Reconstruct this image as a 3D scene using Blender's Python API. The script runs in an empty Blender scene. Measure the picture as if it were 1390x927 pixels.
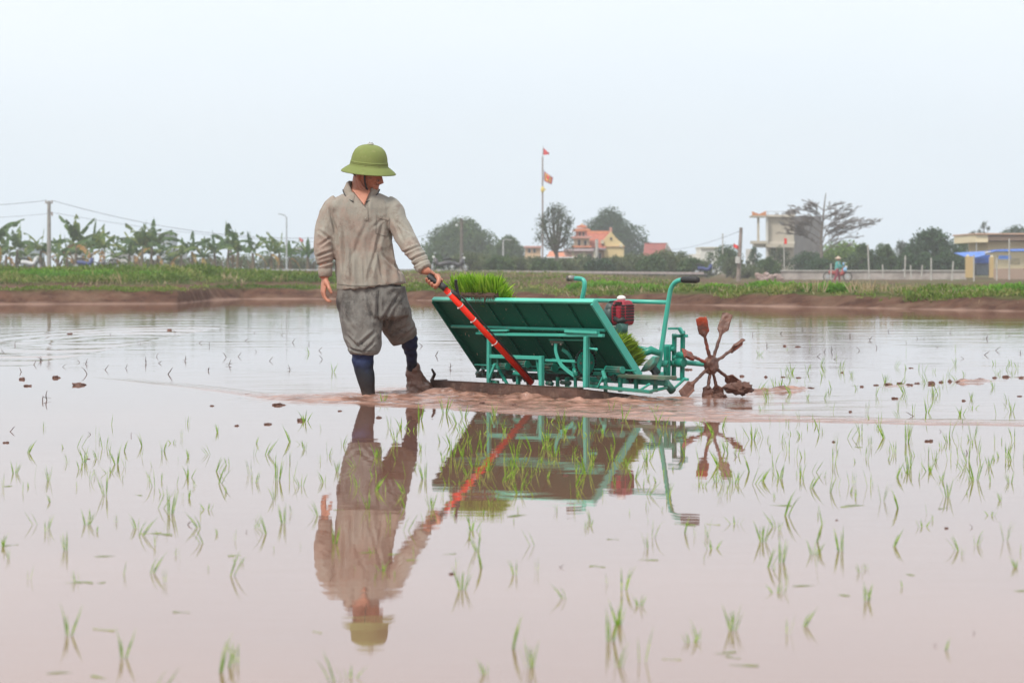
import bpy, bmesh, math, random
import numpy as np
from mathutils import Vector, Matrix, noise
from mathutils.bvhtree import BVHTree
PI = math.pi
V = Vector
C = bpy.context.scene.collection
sc = bpy.context.scene
R = random.Random(7)
FPX, CX, HY, CZ = 3280.0, 695.0, 366.0, 0.79

def P(px, py, Y):                      # a point seen at this place of the view, Y metres ahead
    return V(((px-CX)/FPX*Y, Y, CZ-(py-HY)/FPX*Y))
def W(px, py):                         # the point of the water surface seen there
    return P(px, py, CZ*FPX/(py-HY))

# ------------------------------------------------------------------ materials
def rgb(h):
    h = h.lstrip('#'); c = [int(h[i:i+2], 16)/255 for i in (0, 2, 4)]
    return tuple(((x+.055)/1.055)**2.4 if x > .04 else x/12.92 for x in c)
def new_mat(name):
    m = bpy.data.materials.new(name); m.use_nodes = True
    nt = m.node_tree; nt.nodes.clear()
    out = nt.nodes.new('ShaderNodeOutputMaterial'); b = nt.nodes.new('ShaderNodeBsdfPrincipled')
    nt.links.new(b.outputs[0], out.inputs[0])
    return m, nt, b
def lk(nt, a, b): nt.links.new(a, b)
def tex_noise(nt, scale, detail=4, rough=.55, coord='Object', stretch=None):
    tc = nt.nodes.new('ShaderNodeTexCoord'); n = nt.nodes.new('ShaderNodeTexNoise')
    n.inputs['Scale'].default_value = scale; n.inputs['Detail'].default_value = detail; n.inputs['Roughness'].default_value = rough
    if stretch:
        mp = nt.nodes.new('ShaderNodeMapping'); mp.inputs['Scale'].default_value = stretch
        lk(nt, tc.outputs[coord], mp.inputs[0]); lk(nt, mp.outputs[0], n.inputs['Vector'])
    else: lk(nt, tc.outputs[coord], n.inputs['Vector'])
    return n.outputs[0]
def ramp(nt, fac, stops):
    r = nt.nodes.new('ShaderNodeValToRGB'); e = r.color_ramp.elements
    while len(e) < len(stops): e.new(.5)
    for el, (p, c) in zip(e, stops):
        el.position = p; el.color = (c, c, c, 1) if not isinstance(c, (tuple, list)) else (*c[:3], 1)
    lk(nt, fac, r.inputs[0]); return r.outputs[0]
def mixc(nt, f, a, b, mode='MIX'):
    m = nt.nodes.new('ShaderNodeMix'); m.data_type = 'RGBA'; m.blend_type = mode
    for s, v in ((m.inputs[0], f), (m.inputs[6], a), (m.inputs[7], b)):
        if hasattr(v, 'node'): lk(nt, v, s)
        elif isinstance(v, (tuple, list)): s.default_value = (*v[:3], 1)
        else: s.default_value = v
    return m.outputs[2]
def math_n(nt, op, a, b=None, clamp=False):
    m = nt.nodes.new('ShaderNodeMath'); m.operation = op; m.use_clamp = clamp
    for s, v in ((m.inputs[0], a), (m.inputs[1], b)):
        if v is None: continue
        if hasattr(v, 'node'): lk(nt, v, s)
        else: s.default_value = v
    return m.outputs[0]
def attr(nt, name):
    a = nt.nodes.new('ShaderNodeAttribute'); a.attribute_name = name; return a.outputs['Fac']
def bump(nt, b, h, strength=.5, dist=.01):
    n = nt.nodes.new('ShaderNodeBump'); n.inputs['Strength'].default_value = strength; n.inputs['Distance'].default_value = dist
    lk(nt, h, n.inputs['Height']); lk(nt, n.outputs[0], b.inputs['Normal'])
_M = {}
def M(name, col, col2=None, scale=6, rough=.6, metal=0, bmp=0, bscale=None, lo=.4, hi=.65, spec=None, col3=None, stretch=None, sss=0):
    """plain weathered material: two or three colours broken up by noise, optional bump"""
    if name in _M: return _M[name]
    m, nt, b = new_mat(name); _M[name] = m
    b.inputs['Roughness'].default_value = rough; b.inputs['Metallic'].default_value = metal
    if spec is not None: b.inputs['Specular IOR Level'].default_value = spec
    if col2 is None: col2 = tuple(c*.72 for c in col)
    f = ramp(nt, tex_noise(nt, scale, 5, .6, stretch=stretch), [(lo, 0), (hi, 1)])
    c = mixc(nt, f, col, col2)
    if col3:
        f2 = ramp(nt, tex_noise(nt, scale*2.3+1, 6, .65), [(.52, 0), (.68, 1)])
        c = mixc(nt, f2, c, col3)
    lk(nt, c, b.inputs['Base Color'])
    rr = tex_noise(nt, scale*3, 3); rm = math_n(nt, 'MULTIPLY_ADD', rr, .25); rm.node.inputs[2].default_value = max(.02, rough-.12)
    lk(nt, rm, b.inputs['Roughness'])
    if bmp: bump(nt, b, tex_noise(nt, bscale or scale*4, 6, .6), bmp, .01)
    if sss: b.inputs['Subsurface Weight'].default_value = sss; b.inputs['Subsurface Radius'].default_value = (.02, .008, .004)
    return m
def leaf_mat(name, c0, c1, c2=None, trans=.35, rough=.55):
    """foliage: each leaf takes its tone from the 'tint' attribute, a little light passes through"""
    if name in _M: return _M[name]
    m, nt, b = new_mat(name); _M[name] = m
    st = [(0, c0), (.6, c1)] + ([(.97, c2)] if c2 else [(1, c1)])
    c = ramp(nt, attr(nt, 'tint'), st)
    lk(nt, c, b.inputs['Base Color']); b.inputs['Roughness'].default_value = rough; b.inputs['Specular IOR Level'].default_value = .3
    t = nt.nodes.new('ShaderNodeBsdfTranslucent'); lk(nt, c, t.inputs[0])
    mx = nt.nodes.new('ShaderNodeMixShader'); mx.inputs[0].default_value = trans
    out = [n for n in nt.nodes if n.type == 'OUTPUT_MATERIAL'][0]
    lk(nt, b.outputs[0], mx.inputs[1]); lk(nt, t.outputs[0], mx.inputs[2]); lk(nt, mx.outputs[0], out.inputs[0])
    return m

# ------------------------------------------------------------------ objects
def tag(o, label=None, cat=None, group=None, kind=None):
    if label: o['label'] = label
    if cat: o['category'] = cat
    if group: o['group'] = group
    if kind: o['kind'] = kind
    return o
def thing(name, loc, label, cat, group=None):
    o = bpy.data.objects.new(name, None); C.objects.link(o); o.location = loc; o.empty_display_size = .1
    return tag(o, label, cat, group)
def origin_of(o):
    v = V((0, 0, 0))
    while o is not None: v = v+V(o.location); o = o.parent
    return v
def link(name, me, mat, parent=None, loc=None, smooth=False):
    o = bpy.data.objects.new(name, me); C.objects.link(o)
    if mat: me.materials.append(mat)
    if parent: o.parent = parent
    if loc is not None: o.location = loc
    if smooth: me.polygons.foreach_set('use_smooth', [True]*len(me.polygons))
    return o
def np_mesh(name, co, faces, tint=None, attrs=None):
    """fast mesh: co (n,3), faces (m,k) equal-sized"""
    co = np.asarray(co, np.float32); faces = np.asarray(faces, np.int32)
    me = bpy.data.meshes.new(name); me.vertices.add(len(co)); me.vertices.foreach_set('co', co.ravel())
    m, k = faces.shape
    me.loops.add(m*k); me.loops.foreach_set('vertex_index', faces.ravel())
    me.polygons.add(m); me.polygons.foreach_set('loop_start', np.arange(0, m*k, k, dtype=np.int32))
    me.polygons.foreach_set('loop_total', np.full(m, k, np.int32))
    if tint is not None:
        a = me.attributes.new('tint', 'FLOAT', 'FACE'); a.data.foreach_set('value', np.asarray(tint, np.float32))
    for n, v in (attrs or {}).items():
        a = me.attributes.new(n, 'FLOAT', 'POINT'); a.data.foreach_set('value', np.asarray(v, np.float32))
    me.update(); me.validate(); return me
def frame(d, up=V((0, 0, 1))):
    d = d.normalized()
    if abs(d.dot(up)) > .97: up = V((0, 1, 0)) if abs(d.y) < .9 else V((1, 0, 0))
    s = d.cross(up).normalized(); return s, s.cross(d).normalized()
class MB:
    def __init__(s): s.v = []; s.f = []
    def box(s, c, size, ax=None):
        c = V(c); X, Y, Z = ax or (V((1, 0, 0)), V((0, 1, 0)), V((0, 0, 1)))
        b = len(s.v); a, d, e = (q/2 for q in size)
        for x in (-a, a):
            for y in (-d, d):
                for z in (-e, e): s.v.append(c+X*x+Y*y+Z*z)
        for q in ((0, 1, 3, 2), (4, 6, 7, 5), (0, 4, 5, 1), (2, 3, 7, 6), (0, 2, 6, 4), (1, 5, 7, 3)): s.f.append([b+i for i in q])
        return s
    def beam(s, p, q, w, h, up=V((0, 0, 1))):
        p, q = V(p), V(q); d = q-p; sd, u = frame(d, up)
        return s.box((p+q)/2, (d.length, w, h), (d.normalized(), sd, u))
    def loft(s, rings, caps=True):
        b = len(s.v); n = len(rings[0])
        for r in rings: s.v.extend(V(p) for p in r)
        for i in range(len(rings)-1):
            for j in range(n):
                k = (j+1) % n; a = b+i*n; c = a+n
                s.f.append([a+j, a+k, c+k, c+j])
        if caps:
            s.f.append([b+j for j in range(n)][::-1]); s.f.append([b+(len(rings)-1)*n+j for j in range(n)])
        return s
    def tube(s, pts, r, seg=10, ratio=1.0, caps=True, up=V((0, 0, 1))):
        pts = [V(p) for p in pts]; n = len(pts); rr = r if isinstance(r, (list, tuple)) else [r]*n
        rings = []; sd = None
        for i, p in enumerate(pts):
            d = (pts[min(i+1, n-1)]-pts[max(i-1, 0)]).normalized()
            if sd is None: sd, u = frame(d, up)
            else:
                sd = (sd-d*sd.dot(d)).normalized(); u = sd.cross(d).normalized()
            rings.append([p+sd*(math.cos(2*PI*k/seg)*rr[i])+u*(math.sin(2*PI*k/seg)*rr[i]*ratio) for k in range(seg)])
        return s.loft(rings, caps)
    def disc(s, c, n, r, t, seg=24):
        n = V(n).normalized(); return s.tube([V(c)-n*t/2, V(c)+n*t/2], r, seg)
    def prism(s, poly, ext):
        b = len(s.v); n = len(poly); ext = V(ext)
        s.v.extend(V(p) for p in poly); s.v.extend(V(p)+ext for p in poly)
        s.f.append([b+i for i in range(n)][::-1]); s.f.append([b+n+i for i in range(n)])
        for i in range(n):
            j = (i+1) % n; s.f.append([b+i, b+j, b+n+j, b+n+i])
        return s
    def ball(s, c, r, ax=None, seg=16, rings=10, fn=None):
        X, Y, Z = ax or (V((1, 0, 0)), V((0, 1, 0)), V((0, 0, 1))); r = r if isinstance(r, (tuple, list)) else (r, r, r)
        c = V(c); rs = []
        for i in range(1, rings):
            th = PI*i/rings; ring = []
            for k in range(seg):
                ph = 2*PI*k/seg; x, y, z = math.sin(th)*math.cos(ph), math.sin(th)*math.sin(ph), math.cos(th)
                if fn: x, y, z = fn(x, y, z)
                ring.append(c+X*x*r[0]+Y*y*r[1]+Z*z*r[2])
            rs.append(ring)
        b = len(s.v); s.loft(rs, False)
        def pole(z):
            q = fn(0, 0, z) if fn else (0, 0, z); return c+X*q[0]*r[0]+Y*q[1]*r[1]+Z*q[2]*r[2]
        t = len(s.v); s.v += [pole(1), pole(-1)]
        for k in range(seg):
            j = (k+1) % seg; s.f.append([t, b+j, b+k]); L = b+(rings-2)*seg; s.f.append([t+1, L+k, L+j])
        return s
    def lathe(s, c, prof, ax=None, seg=32):
        X, Y, Z = ax or (V((1, 0, 0)), V((0, 1, 0)), V((0, 0, 1)))
        return s.loft([[V(c)+X*math.cos(2*PI*k/seg)*r+Y*math.sin(2*PI*k/seg)*r+Z*z for k in range(seg)] for r, z in prof], False)
    def mesh(s, name, org=V((0, 0, 0))):
        me = bpy.data.meshes.new(name); me.from_pydata([v-org for v in s.v], [], s.f); me.update(); return me
    def build(s, name, mat, parent=None, smooth=False, bevel=0, org=None):
        o = org if org is not None else (origin_of(parent) if parent else V((0, 0, 0)))
        ob = link(name, s.mesh(name, o), mat, parent, None if parent else o, smooth)
        bm = bmesh.new(); bm.from_mesh(ob.data); bmesh.ops.recalc_face_normals(bm, faces=bm.faces); bm.to_mesh(ob.data); bm.free()
        if smooth: ob.data.polygons.foreach_set('use_smooth', [True]*len(ob.data.polygons))
        if bevel:
            m = ob.modifiers.new('bevel', 'BEVEL'); m.width = bevel; m.segments = 2; m.limit_method = 'ANGLE'; m.angle_limit = .7
        return ob
def remeshed(mb, voxel, smooth_it=4, disp=None, name='m', sm_factor=.5):
    """union of closed solids into one continuous skin; disp(co, no) -> offset along normal"""
    me = mb.mesh(name); ob = bpy.data.objects.new(name, me); C.objects.link(ob)
    m = ob.modifiers.new('r', 'REMESH'); m.mode = 'VOXEL'; m.voxel_size = voxel; m.use_smooth_shade = True
    if smooth_it:
        k = ob.modifiers.new('s', 'SMOOTH'); k.iterations = smooth_it; k.factor = sm_factor
    dg = bpy.context.evaluated_depsgraph_get(); dg.update()
    out = bpy.data.meshes.new_from_object(ob.evaluated_get(dg)); bpy.data.objects.remove(ob)
    if disp:
        n = len(out.vertices); co = np.empty(n*3, np.float32); no = np.empty(n*3, np.float32)
        out.vertices.foreach_get('co', co); out.vertices.foreach_get('normal', no) if False else None
        no = np.array([v.normal[:] for v in out.vertices], np.float32); co = co.reshape(-1, 3)
        d = np.array([disp(V(c)) for c in co], np.float32)
        co = co+no*d[:, None]; out.vertices.foreach_set('co', co.ravel().astype(np.float32)); out.update()
    return out
def put_mesh(me, name, mat, parent):
    o = origin_of(parent); me.transform(Matrix.Translation(-o)); me.name = name
    ob = link(name, me, mat, parent, None, True); return ob
def chaikin(pts, n=2):
    pts = [V(p) for p in pts]
    for _ in range(n):
        q = [pts[0]]
        for a, b in zip(pts, pts[1:]): q += [a*.75+b*.25, a*.25+b*.75]
        pts = q+[pts[-1]]
    return pts
rng = np.random.default_rng(11)
def leaves(centers, size, aspect=2.2, tint=None, updir=None, spread=1.0, name='leaves', org=None, bend=0):
    """one quad (bent: two) per leaf, random direction round updir"""
    c = np.asarray(centers, float); n = len(c)
    d = rng.normal(size=(n, 3))
    if updir is not None: d = d*spread+np.asarray(updir)
    d /= np.linalg.norm(d, axis=1)[:, None]
    r = rng.normal(size=(n, 3)); s = np.cross(d, r); s /= np.linalg.norm(s, axis=1)[:, None]
    L = (np.asarray(size)*rng.uniform(.6, 1.3, n))[:, None] if np.ndim(size) == 0 else np.asarray(size)[:, None]
    w = L/aspect/2
    co = np.stack([c-s*w*.35, c+s*w*.35, c+d*L*.55+s*w, c+d*L, c+d*L*.55-s*w], 1)
    if bend: co[:, 3, 2] -= (L[:, 0]*bend)
    if org is not None: co = co-np.asarray(org)
    f = np.arange(n*5).reshape(n, 5)
    if tint is None: tint = rng.uniform(0, 1, n)
    return np_mesh(name, co.reshape(-1, 3), f, tint=tint)
# ------------------------------------------------------------------ camera, light, air
cam = bpy.data.cameras.new('camera'); co_ = bpy.data.objects.new('camera', cam); C.objects.link(co_)
co_.location = (0, 0, CZ); co_.rotation_euler = (PI/2, 0, 0)
cam.sensor_width = 36; cam.lens = FPX/1390*36; cam.shift_y = -(463.5-HY)/1390; cam.clip_start = .1; cam.clip_end = 6000
cam.dof.use_dof = True; cam.dof.focus_distance = 14.75; cam.dof.aperture_fstop = 6.3
sc.camera = co_
w = bpy.data.worlds.new('World'); sc.world = w; w.use_nodes = True
nt = w.node_tree; bg = nt.nodes['Background']
SUN_EL, SUN_AZ = math.radians(52), math.radians(215)      # azimuth clockwise from +Y
sky = nt.nodes.new('ShaderNodeTexSky'); sky.sky_type = 'NISHITA'; sky.sun_disc = False
sky.sun_elevation = SUN_EL; sky.sun_rotation = SUN_AZ; sky.air_density = 1.2; sky.dust_density = 4; sky.ozone_density = 1
tc = nt.nodes.new('ShaderNodeTexCoord'); mp = nt.nodes.new('ShaderNodeMapping'); mp.inputs['Scale'].default_value = (1, 1, 3.5)
n1 = nt.nodes.new('ShaderNodeTexNoise'); n1.inputs['Scale'].default_value = 2.2; n1.inputs['Detail'].default_value = 4; n1.inputs['Roughness'].default_value = .5
lk(nt, tc.outputs['Generated'], mp.inputs[0]); lk(nt, mp.outputs[0], n1.inputs['Vector'])
veil = ramp(nt, n1.outputs[0], [(.32, (7.35, 8.1, 8.8)), (.7, (8.75, 9.0, 9.25))])
sep = nt.nodes.new('ShaderNodeSeparateXYZ'); lk(nt, tc.outputs['Generated'], sep.inputs[0])
hi = nt.nodes.new('ShaderNodeMapRange'); lk(nt, sep.outputs[2], hi.inputs[0]); hi.inputs[1].default_value = -.02; hi.inputs[2].default_value = .16
cl = mixc(nt, hi.outputs[0], (6.55, 7.5, 8.5), veil)       # cloud deck, thinner and bluer near the horizon
c = mixc(nt, .93, sky.outputs[0], cl)
lk(nt, c, bg.inputs[0]); bg.inputs[1].default_value = .1
sun = bpy.data.lights.new('sun', 'SUN'); so = bpy.data.objects.new('sun', sun); C.objects.link(so)
sun.energy = 2.3; sun.angle = math.radians(11); sun.color = (1, .95, .87)
dirv = V((math.sin(SUN_AZ)*math.cos(SUN_EL), math.cos(SUN_AZ)*math.cos(SUN_EL), math.sin(SUN_EL)))
so.rotation_euler = dirv.to_track_quat('Z', 'Y').to_euler(); so.location = dirv*30
sc.view_settings.view_transform = 'Standard'; sc.view_settings.look = 'None'; sc.view_settings.gamma = 1
sc.view_settings.exposure = .42
cy = sc.cycles; cy.use_denoising = True; cy.max_bounces = 8; cy.transparent_max_bounces = 6; cy.volume_bounces = 2
cy.use_adaptive_sampling = True; cy.adaptive_threshold = .01; cy.sample_clamp_indirect = 6; cy.caustics_reflective = False
try: cy.denoiser = 'OPENIMAGEDENOISE'
except Exception: pass
# the hazy air
mb = MB().box((0, 330, 21), (1100, 900, 50))
hz = mb.build('haze', None); hz['kind'] = 'stuff'; hz['label'] = 'thin pale haze lying over the fields'
hm = bpy.data.materials.new('haze_air'); hm.use_nodes = True; hn = hm.node_tree; hn.nodes.clear()
ho = hn.nodes.new('ShaderNodeOutputMaterial'); pv = hn.nodes.new('ShaderNodeVolumePrincipled')
pv.inputs['Color'].default_value = (.95, .975, .99, 1); pv.inputs['Density'].default_value = .0008; pv.inputs['Anisotropy'].default_value = .2
hn.links.new(pv.outputs[0], ho.inputs['Volume']); hz.data.materials.append(hm)

# ------------------------------------------------------------------ water
def grow(a, b, d0, k):
    out = [a]; d = d0; s = 1 if b > a else -1
    while (out[-1]-b)*s < 0: out.append(out[-1]+s*d); d *= k
    return out[1:]
FR = [(-60, 22), (-6, 22), (-3.6, 18.6), (-2.75, 17.16), (-1.88, 15.6), (-1.41, 14.64), (-1.02, 14.24), (-.4, 13.86), (.02, 13.36), (.65, 12.9), (1.18, 12.64), (1.73, 12.46), (2.59, 12.2), (3.6, 11.98), (60, 9)]
frx, fry = np.array(FR).T
xs = np.array(sorted(list(np.arange(-4.2, 4.2, .022))+grow(4.2, 160, .03, 1.06)+grow(-4.2, -160, .03, 1.06)))
ys = np.array(sorted(list(np.arange(11.6, 16.4, .0115))+list(np.arange(4, 11.6, .06))+grow(4, -60, .08, 1.2)+list(np.arange(16.4, 22, .03))+list(np.arange(22, 34, .06))+grow(34, 90, .1, 1.03)))
X, Y = np.meshgrid(xs, ys)
def waves(X, Y, n, lmin, lmax, ys_, seed, ang=1.2):
    g = np.random.default_rng(seed); h = np.zeros_like(X)
    for _ in range(n):
        l = lmin*(lmax/lmin)**g.random(); a = PI/2+g.normal()*ang*.5; k = 2*PI/l
        h += np.sin(k*(math.cos(a)*X*.6+math.sin(a)*Y)+g.random()*6.28+ys_*np.sin(X*3*g.random()+Y*g.random()*2))*l
    return h/(n**.5*(lmin*lmax)**.5)
yf = np.interp(X, frx, fry)
yf = yf+.03*np.sin(X*5.1)+.018*np.sin(X*13.7+1)+.008*np.sin(X*41)
d = Y-yf
sx = np.interp(X, [-3.2, -2.3, -1.6, -1.1, .9, 1.5, 3, 8], [0, .12, .45, .9, 1, .55, .4, 0])
ridge = np.exp(-((d-.07)/.07)**2)*(d > -.02)*1.0+np.exp(-((d-.25)/.05)**2)*.5+np.exp(-((d-.42)/.05)**2)*.3
zone = np.clip(d/.12, 0, 1)*np.clip((np.interp(X, [-3, -1.8, -1.2, 0, 1, 1.5, 3], [.3, .35, 1.1, 1.7, 1.7, .7, .45])-d)/.6, 0, 1)
# distance in front of the float board
bx = np.array([-.56, .388, .78]); by = np.array([15.45, 14.47, 14.75])
yb = np.interp(X, bx, by); inb = np.clip((X+.9)/.35, 0, 1)*np.clip((1.15-X)/.3, 0, 1)
near = np.exp(-np.clip(np.abs(yb-.12-Y), 0, None)/.3)*inb*(Y < yb+.05)
def blob(x, y, r, k=1): return np.exp(-(((X-x)/r)**2+((Y-y)/(r*k))**2))
feet = blob(-.88, 14.85, .22, 2)+blob(-.62, 15.5, .3, 2.)+blob(-1.2, 14.9, .3, 1.6)*.5+blob(1.24, 14.95, .25, 2)*.4
w1 = waves(X, Y, 30, .04, .12, 1.2, 1, 1.6); w2 = waves(X, Y, 18, .12, .5, .5, 2, .7); w3 = waves(X, Y, 26, .2, 1.6, .5, 3, 1.1)
w4 = waves(X, Y, 20, .05, .22, 1.2, 9, 2.2)
pn = waves(X*.55, Y, 16, .12, .7, .6, 17, .5); patch = np.clip(.55+.55*pn, .0, 1)
amp = sx*zone*(.25+.75*patch)
lump = np.maximum(w1*.6+w2*.5, -.2)
z = .014*ridge*sx + amp*np.clip(d/.25, 0, 1)*(.0030*w1+.0040*w2+.0034*np.abs(w4)) + near*(.012+.021*lump)*1.0 + feet*(.004*w1+.006*w2+.004)
far = np.clip((Y-15.5)/6, 0, 1)*np.clip((d-.2)/2, 0, 1)
z += far*(.00018*w2+.0006*w3)*np.clip(.6+.5*waves(X*.4, Y*.5, 10, 1, 5, .5, 23, 1), .1, 1.4)*np.clip(Y/22, .6, 1.6)
z += np.clip(1-d*2, 0, 1)*.000035*w2*np.clip((Y-7)/3+.5, .3, 1)                           # the calm water in front
rc = W(150, 462); rr = np.sqrt((X-rc.x)**2+((Y-rc.y)*.28)**2)       # rings spreading at the far left
ringm = np.exp(-((rr-1.15)/.75)**2)*(X < rc.x+.5)
z += ringm*.006*np.sin(rr*15+.5*w3)
turb = np.clip(ridge*1.2*np.clip(sx*1.3, 0, 1)+sx*zone*np.clip(.16+.74*patch+.25*w2+.2*w1, 0, 1)+near*(1.0+.25*w2)+feet*.7*np.clip(.9+.3*w1, 0, 1.3), 0, 1)
turb = np.clip(turb+np.clip(d, 0, 1)*np.clip(1-np.abs(X-.2)/2.6, 0, 1)*np.exp(-np.clip(d-2, 0, 99)/1.5)*(.10+.12*w2), 0, 1)
rp = [W(*p) for p in ((1030, 531), (1100, 528), (1170, 525), (1240, 522), (1320, 518), (1400, 513))]      # low broken ridge of mud behind the wheel
yr = np.interp(X, [p.x for p in rp], [p.y for p in rp])+.06*np.sin(X*7)+.03*np.sin(X*19)
rm = np.exp(-((Y-yr)/.10)**2)*((X > rp[0].x-.1)&(X < rp[-1].x+1.5))*np.clip(.25+.9*waves(X*2, Y*.4, 14, .12, .9, .5, 61, 1), 0, 1)
z += rm*.016*(1+.6*w1); turb = np.clip(turb+rm*1.2, 0, 1)
nx, ny = len(xs), len(ys); idx = np.arange(nx*ny).reshape(ny, nx)
F = np.stack([idx[:-1, :-1], idx[:-1, 1:], idx[1:, 1:], idx[1:, :-1]], -1).reshape(-1, 4)
me = np_mesh('water', np.stack([X, Y, z], -1).reshape(-1, 3), F, attrs={'turbid': turb.ravel(), 'calm': np.clip(1-d*1.5, 0, 1).ravel()})
m, nt, b = new_mat('muddy_water')
cn = tex_noise(nt, .35, 4, .5)
clear = mixc(nt, ramp(nt, cn, [(.35, 0), (.7, 1)]), (.25, .128, .090), (.21, .105, .074))
mud = mixc(nt, ramp(nt, tex_noise(nt, 5, 7, .68, stretch=(1, 3, 1)), [(.38, 0), (.62, 1)]), (.42, .235, .175), (.135, .065, .045))
tb = attr(nt, 'turbid'); lk(nt, mixc(nt, tb, clear, mud), b.inputs['Base Color'])
ro = math_n(nt, 'MULTIPLY_ADD', math_n(nt, 'MULTIPLY', tb, ramp(nt, tex_noise(nt, 6, 4, .6, stretch=(.6, 2, 1)), [(.4, .15), (.6, 1)])), .22); ro.node.inputs[2].default_value = .015; lk(nt, ro, b.inputs['Roughness'])
b.inputs['IOR'].default_value = 1.5
sp = math_n(nt, 'MULTIPLY_ADD', tb, -.12); sp.node.inputs[2].default_value = .5; lk(nt, sp, b.inputs['Specular IOR Level'])
h1 = tex_noise(nt, 3.2, 3, .5, stretch=(.55, 1.6, 1)); h2 = tex_noise(nt, 14, 2, .5, stretch=(.5, 1.6, 1))
calm = attr(nt, 'calm')
a1 = math_n(nt, 'MULTIPLY_ADD', calm, -.0011); a1.node.inputs[2].default_value = .00155
hh = math_n(nt, 'MULTIPLY', h1, a1); h3 = math_n(nt, 'MULTIPLY', h2, math_n(nt, 'MULTIPLY', a1, .16))
bn = nt.nodes.new('ShaderNodeBump'); bn.inputs['Strength'].default_value = 1; bn.inputs['Distance'].default_value = 1
lk(nt, math_n(nt, 'ADD', math_n(nt, 'ADD', hh, h3), math_n(nt, 'MULTIPLY', tex_noise(nt, 28, 4, .6, stretch=(.6, 1.5, 1)), math_n(nt, 'MULTIPLY', tb, .012))), bn.inputs['Height']); lk(nt, bn.outputs[0], b.inputs['Normal'])
wo = link('paddy_water', me, m, smooth=True); tag(wo, 'shallow muddy paddy water mirroring the pale sky', kind='structure')

# ------------------------------------------------------------------ ground beyond the water
SH = [(-3000, 413), (-60, 413.5), (0, 413.2), (240, 412.5), (285, 408), (330, 406), (460, 406), (700, 410), (940, 414), (1180, 418.5), (1390, 423), (1500, 425), (4400, 430)]
shx, shy = np.array(SH).T
def shoreY(px): return CZ*FPX/(np.interp(px, shx, shy)-HY)
pxs = np.array(sorted(list(np.arange(-120, 1520, 3.0))+grow(1520, 5200, 20, 1.12)+grow(-120, -3900, 20, 1.12)))
ss = np.array([-3, -1, -.3]+list(np.arange(0, 9, .16))+list(np.arange(9, 40, .7))+grow(40, 2600, 2, 1.12))
PX, S = np.meshgrid(pxs, ss); GY = shoreY(PX)+S; GX = (PX-CX)/FPX*GY
def fbm(x, y, s, seed, o=4):
    g = np.random.default_rng(seed); h = 0*x; a = 1
    for k in range(o):
        for _ in range(5):
            th = g.random()*6.28; h = h+a*np.sin(s*(math.cos(th)*x+math.sin(th)*y)+g.random()*6.28+1.3*np.sin(s*.37*(x*math.sin(th)-y)+g.random()*6))*.33
        a *= .5; s *= 2.07
    return h
lw = np.clip((430-PX)/160, 0, 1)
right = np.interp(S, [-3, -.3, 0, .25, .6, 1.0, 1.6, 2.4, 5.5, 7, 9, 40, 3000], [-.2, -.06, -.008, .02, .10, .19, .235, .26, .27, .18, .1, .06, .06])
left = np.interp(S, [-3, -.3, 0, .25, .6, 1.0, 1.6, 2.2, 3.2, 6, 19, 24, 27, 40, 3000], [-.2, -.06, -.008, .03, .16, .29, .33, .33, .2, .22, .30, .62, .70, .72, .72])
mid = np.interp(PX, [430, 560, 760, 1000], [.72, .66, .58, .06])
right = right+np.clip((S-9)/30, 0, 1)*(mid-.06)
H = right*(1-lw)+left*lw
n1_, n2_ = fbm(GX, GY, 1.3, 5), fbm(GX, GY, 7, 6, 3)
edge = np.clip((S+.2)/.8, 0, 1)*np.clip(1-(S-7)/8, .12, 1)
H = H+edge*(n1_*.035+n2_*.03)
H = np.where(GY > 300, np.minimum(H, .72), H)
green = np.where(lw > .5, np.clip((S-.8)*1.6, 0, 1)*np.clip((2.6-S)*1.6, 0, 1)*.55+np.clip((S-18.5)/2, 0, 1)*np.clip((30-S)/3, 0, 1)+np.clip((S-40)/20, 0, .6),
    np.clip((S-1.1)*1.5, 0, 1)*np.clip((6.5-S), 0, 1)+np.clip((S-10)/20, 0, .45))
green = np.clip(green+.35*(n1_+n2_*.6)*(green > .05), 0, 1)
nx, ny = len(pxs), len(ss); idx = np.arange(nx*ny).reshape(ny, nx)
F = np.stack([idx[:-1, :-1], idx[:-1, 1:], idx[1:, 1:], idx[1:, :-1]], -1).reshape(-1, 4)
me = np_mesh('ground', np.stack([GX, GY, H], -1).reshape(-1, 3), F, attrs={'green': green.ravel(), 'wet': np.clip(1-S/.3, 0, 1).ravel()})
def ground_mat():
    m, nt, b = new_mat('field_earth')
    e = mixc(nt, ramp(nt, tex_noise(nt, 2.5, 8, .7), [(.38, 0), (.62, 1)]), (.165, .085, .056), (.085, .042, .030))
    e = mixc(nt, ramp(nt, tex_noise(nt, 1.1, 5, .6), [(.5, 0), (.7, 1)]), e, (.21, .13, .088))
    g = mixc(nt, ramp(nt, tex_noise(nt, 3, 6, .7), [(.4, 0), (.6, 1)]), (.06, .10, .02), (.13, .12, .045))
    c = mixc(nt, attr(nt, 'green'), e, g)
    c = mixc(nt, attr(nt, 'wet'), c, (.34, .22, .17))
    lk(nt, c, b.inputs['Base Color']); b.inputs['Roughness'].default_value = .95; b.inputs['Specular IOR Level'].default_value = .08
    bump(nt, b, tex_noise(nt, 7, 8, .75), 1, .10); return m
go = link('ground', me, ground_mat(), smooth=True); tag(go, 'red brown earth fields beyond the flooded paddy', kind='structure')
bed = MB().box((0, 20, -.35), (400, 180, .1)); bo = bed.build('paddy_bed', M('bed_mud', (.2, .11, .08))); bo['kind'] = 'structure'
def gz(px, Yd):
    """ground height there"""
    s = Yd-float(shoreY(px)); l = min(1, max(0, (430-px)/160))
    j = np.searchsorted(pxs, px); i = min(len(ss)-1, np.searchsorted(ss, s)); return float(H[i, min(j, len(pxs)-1)])
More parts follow.
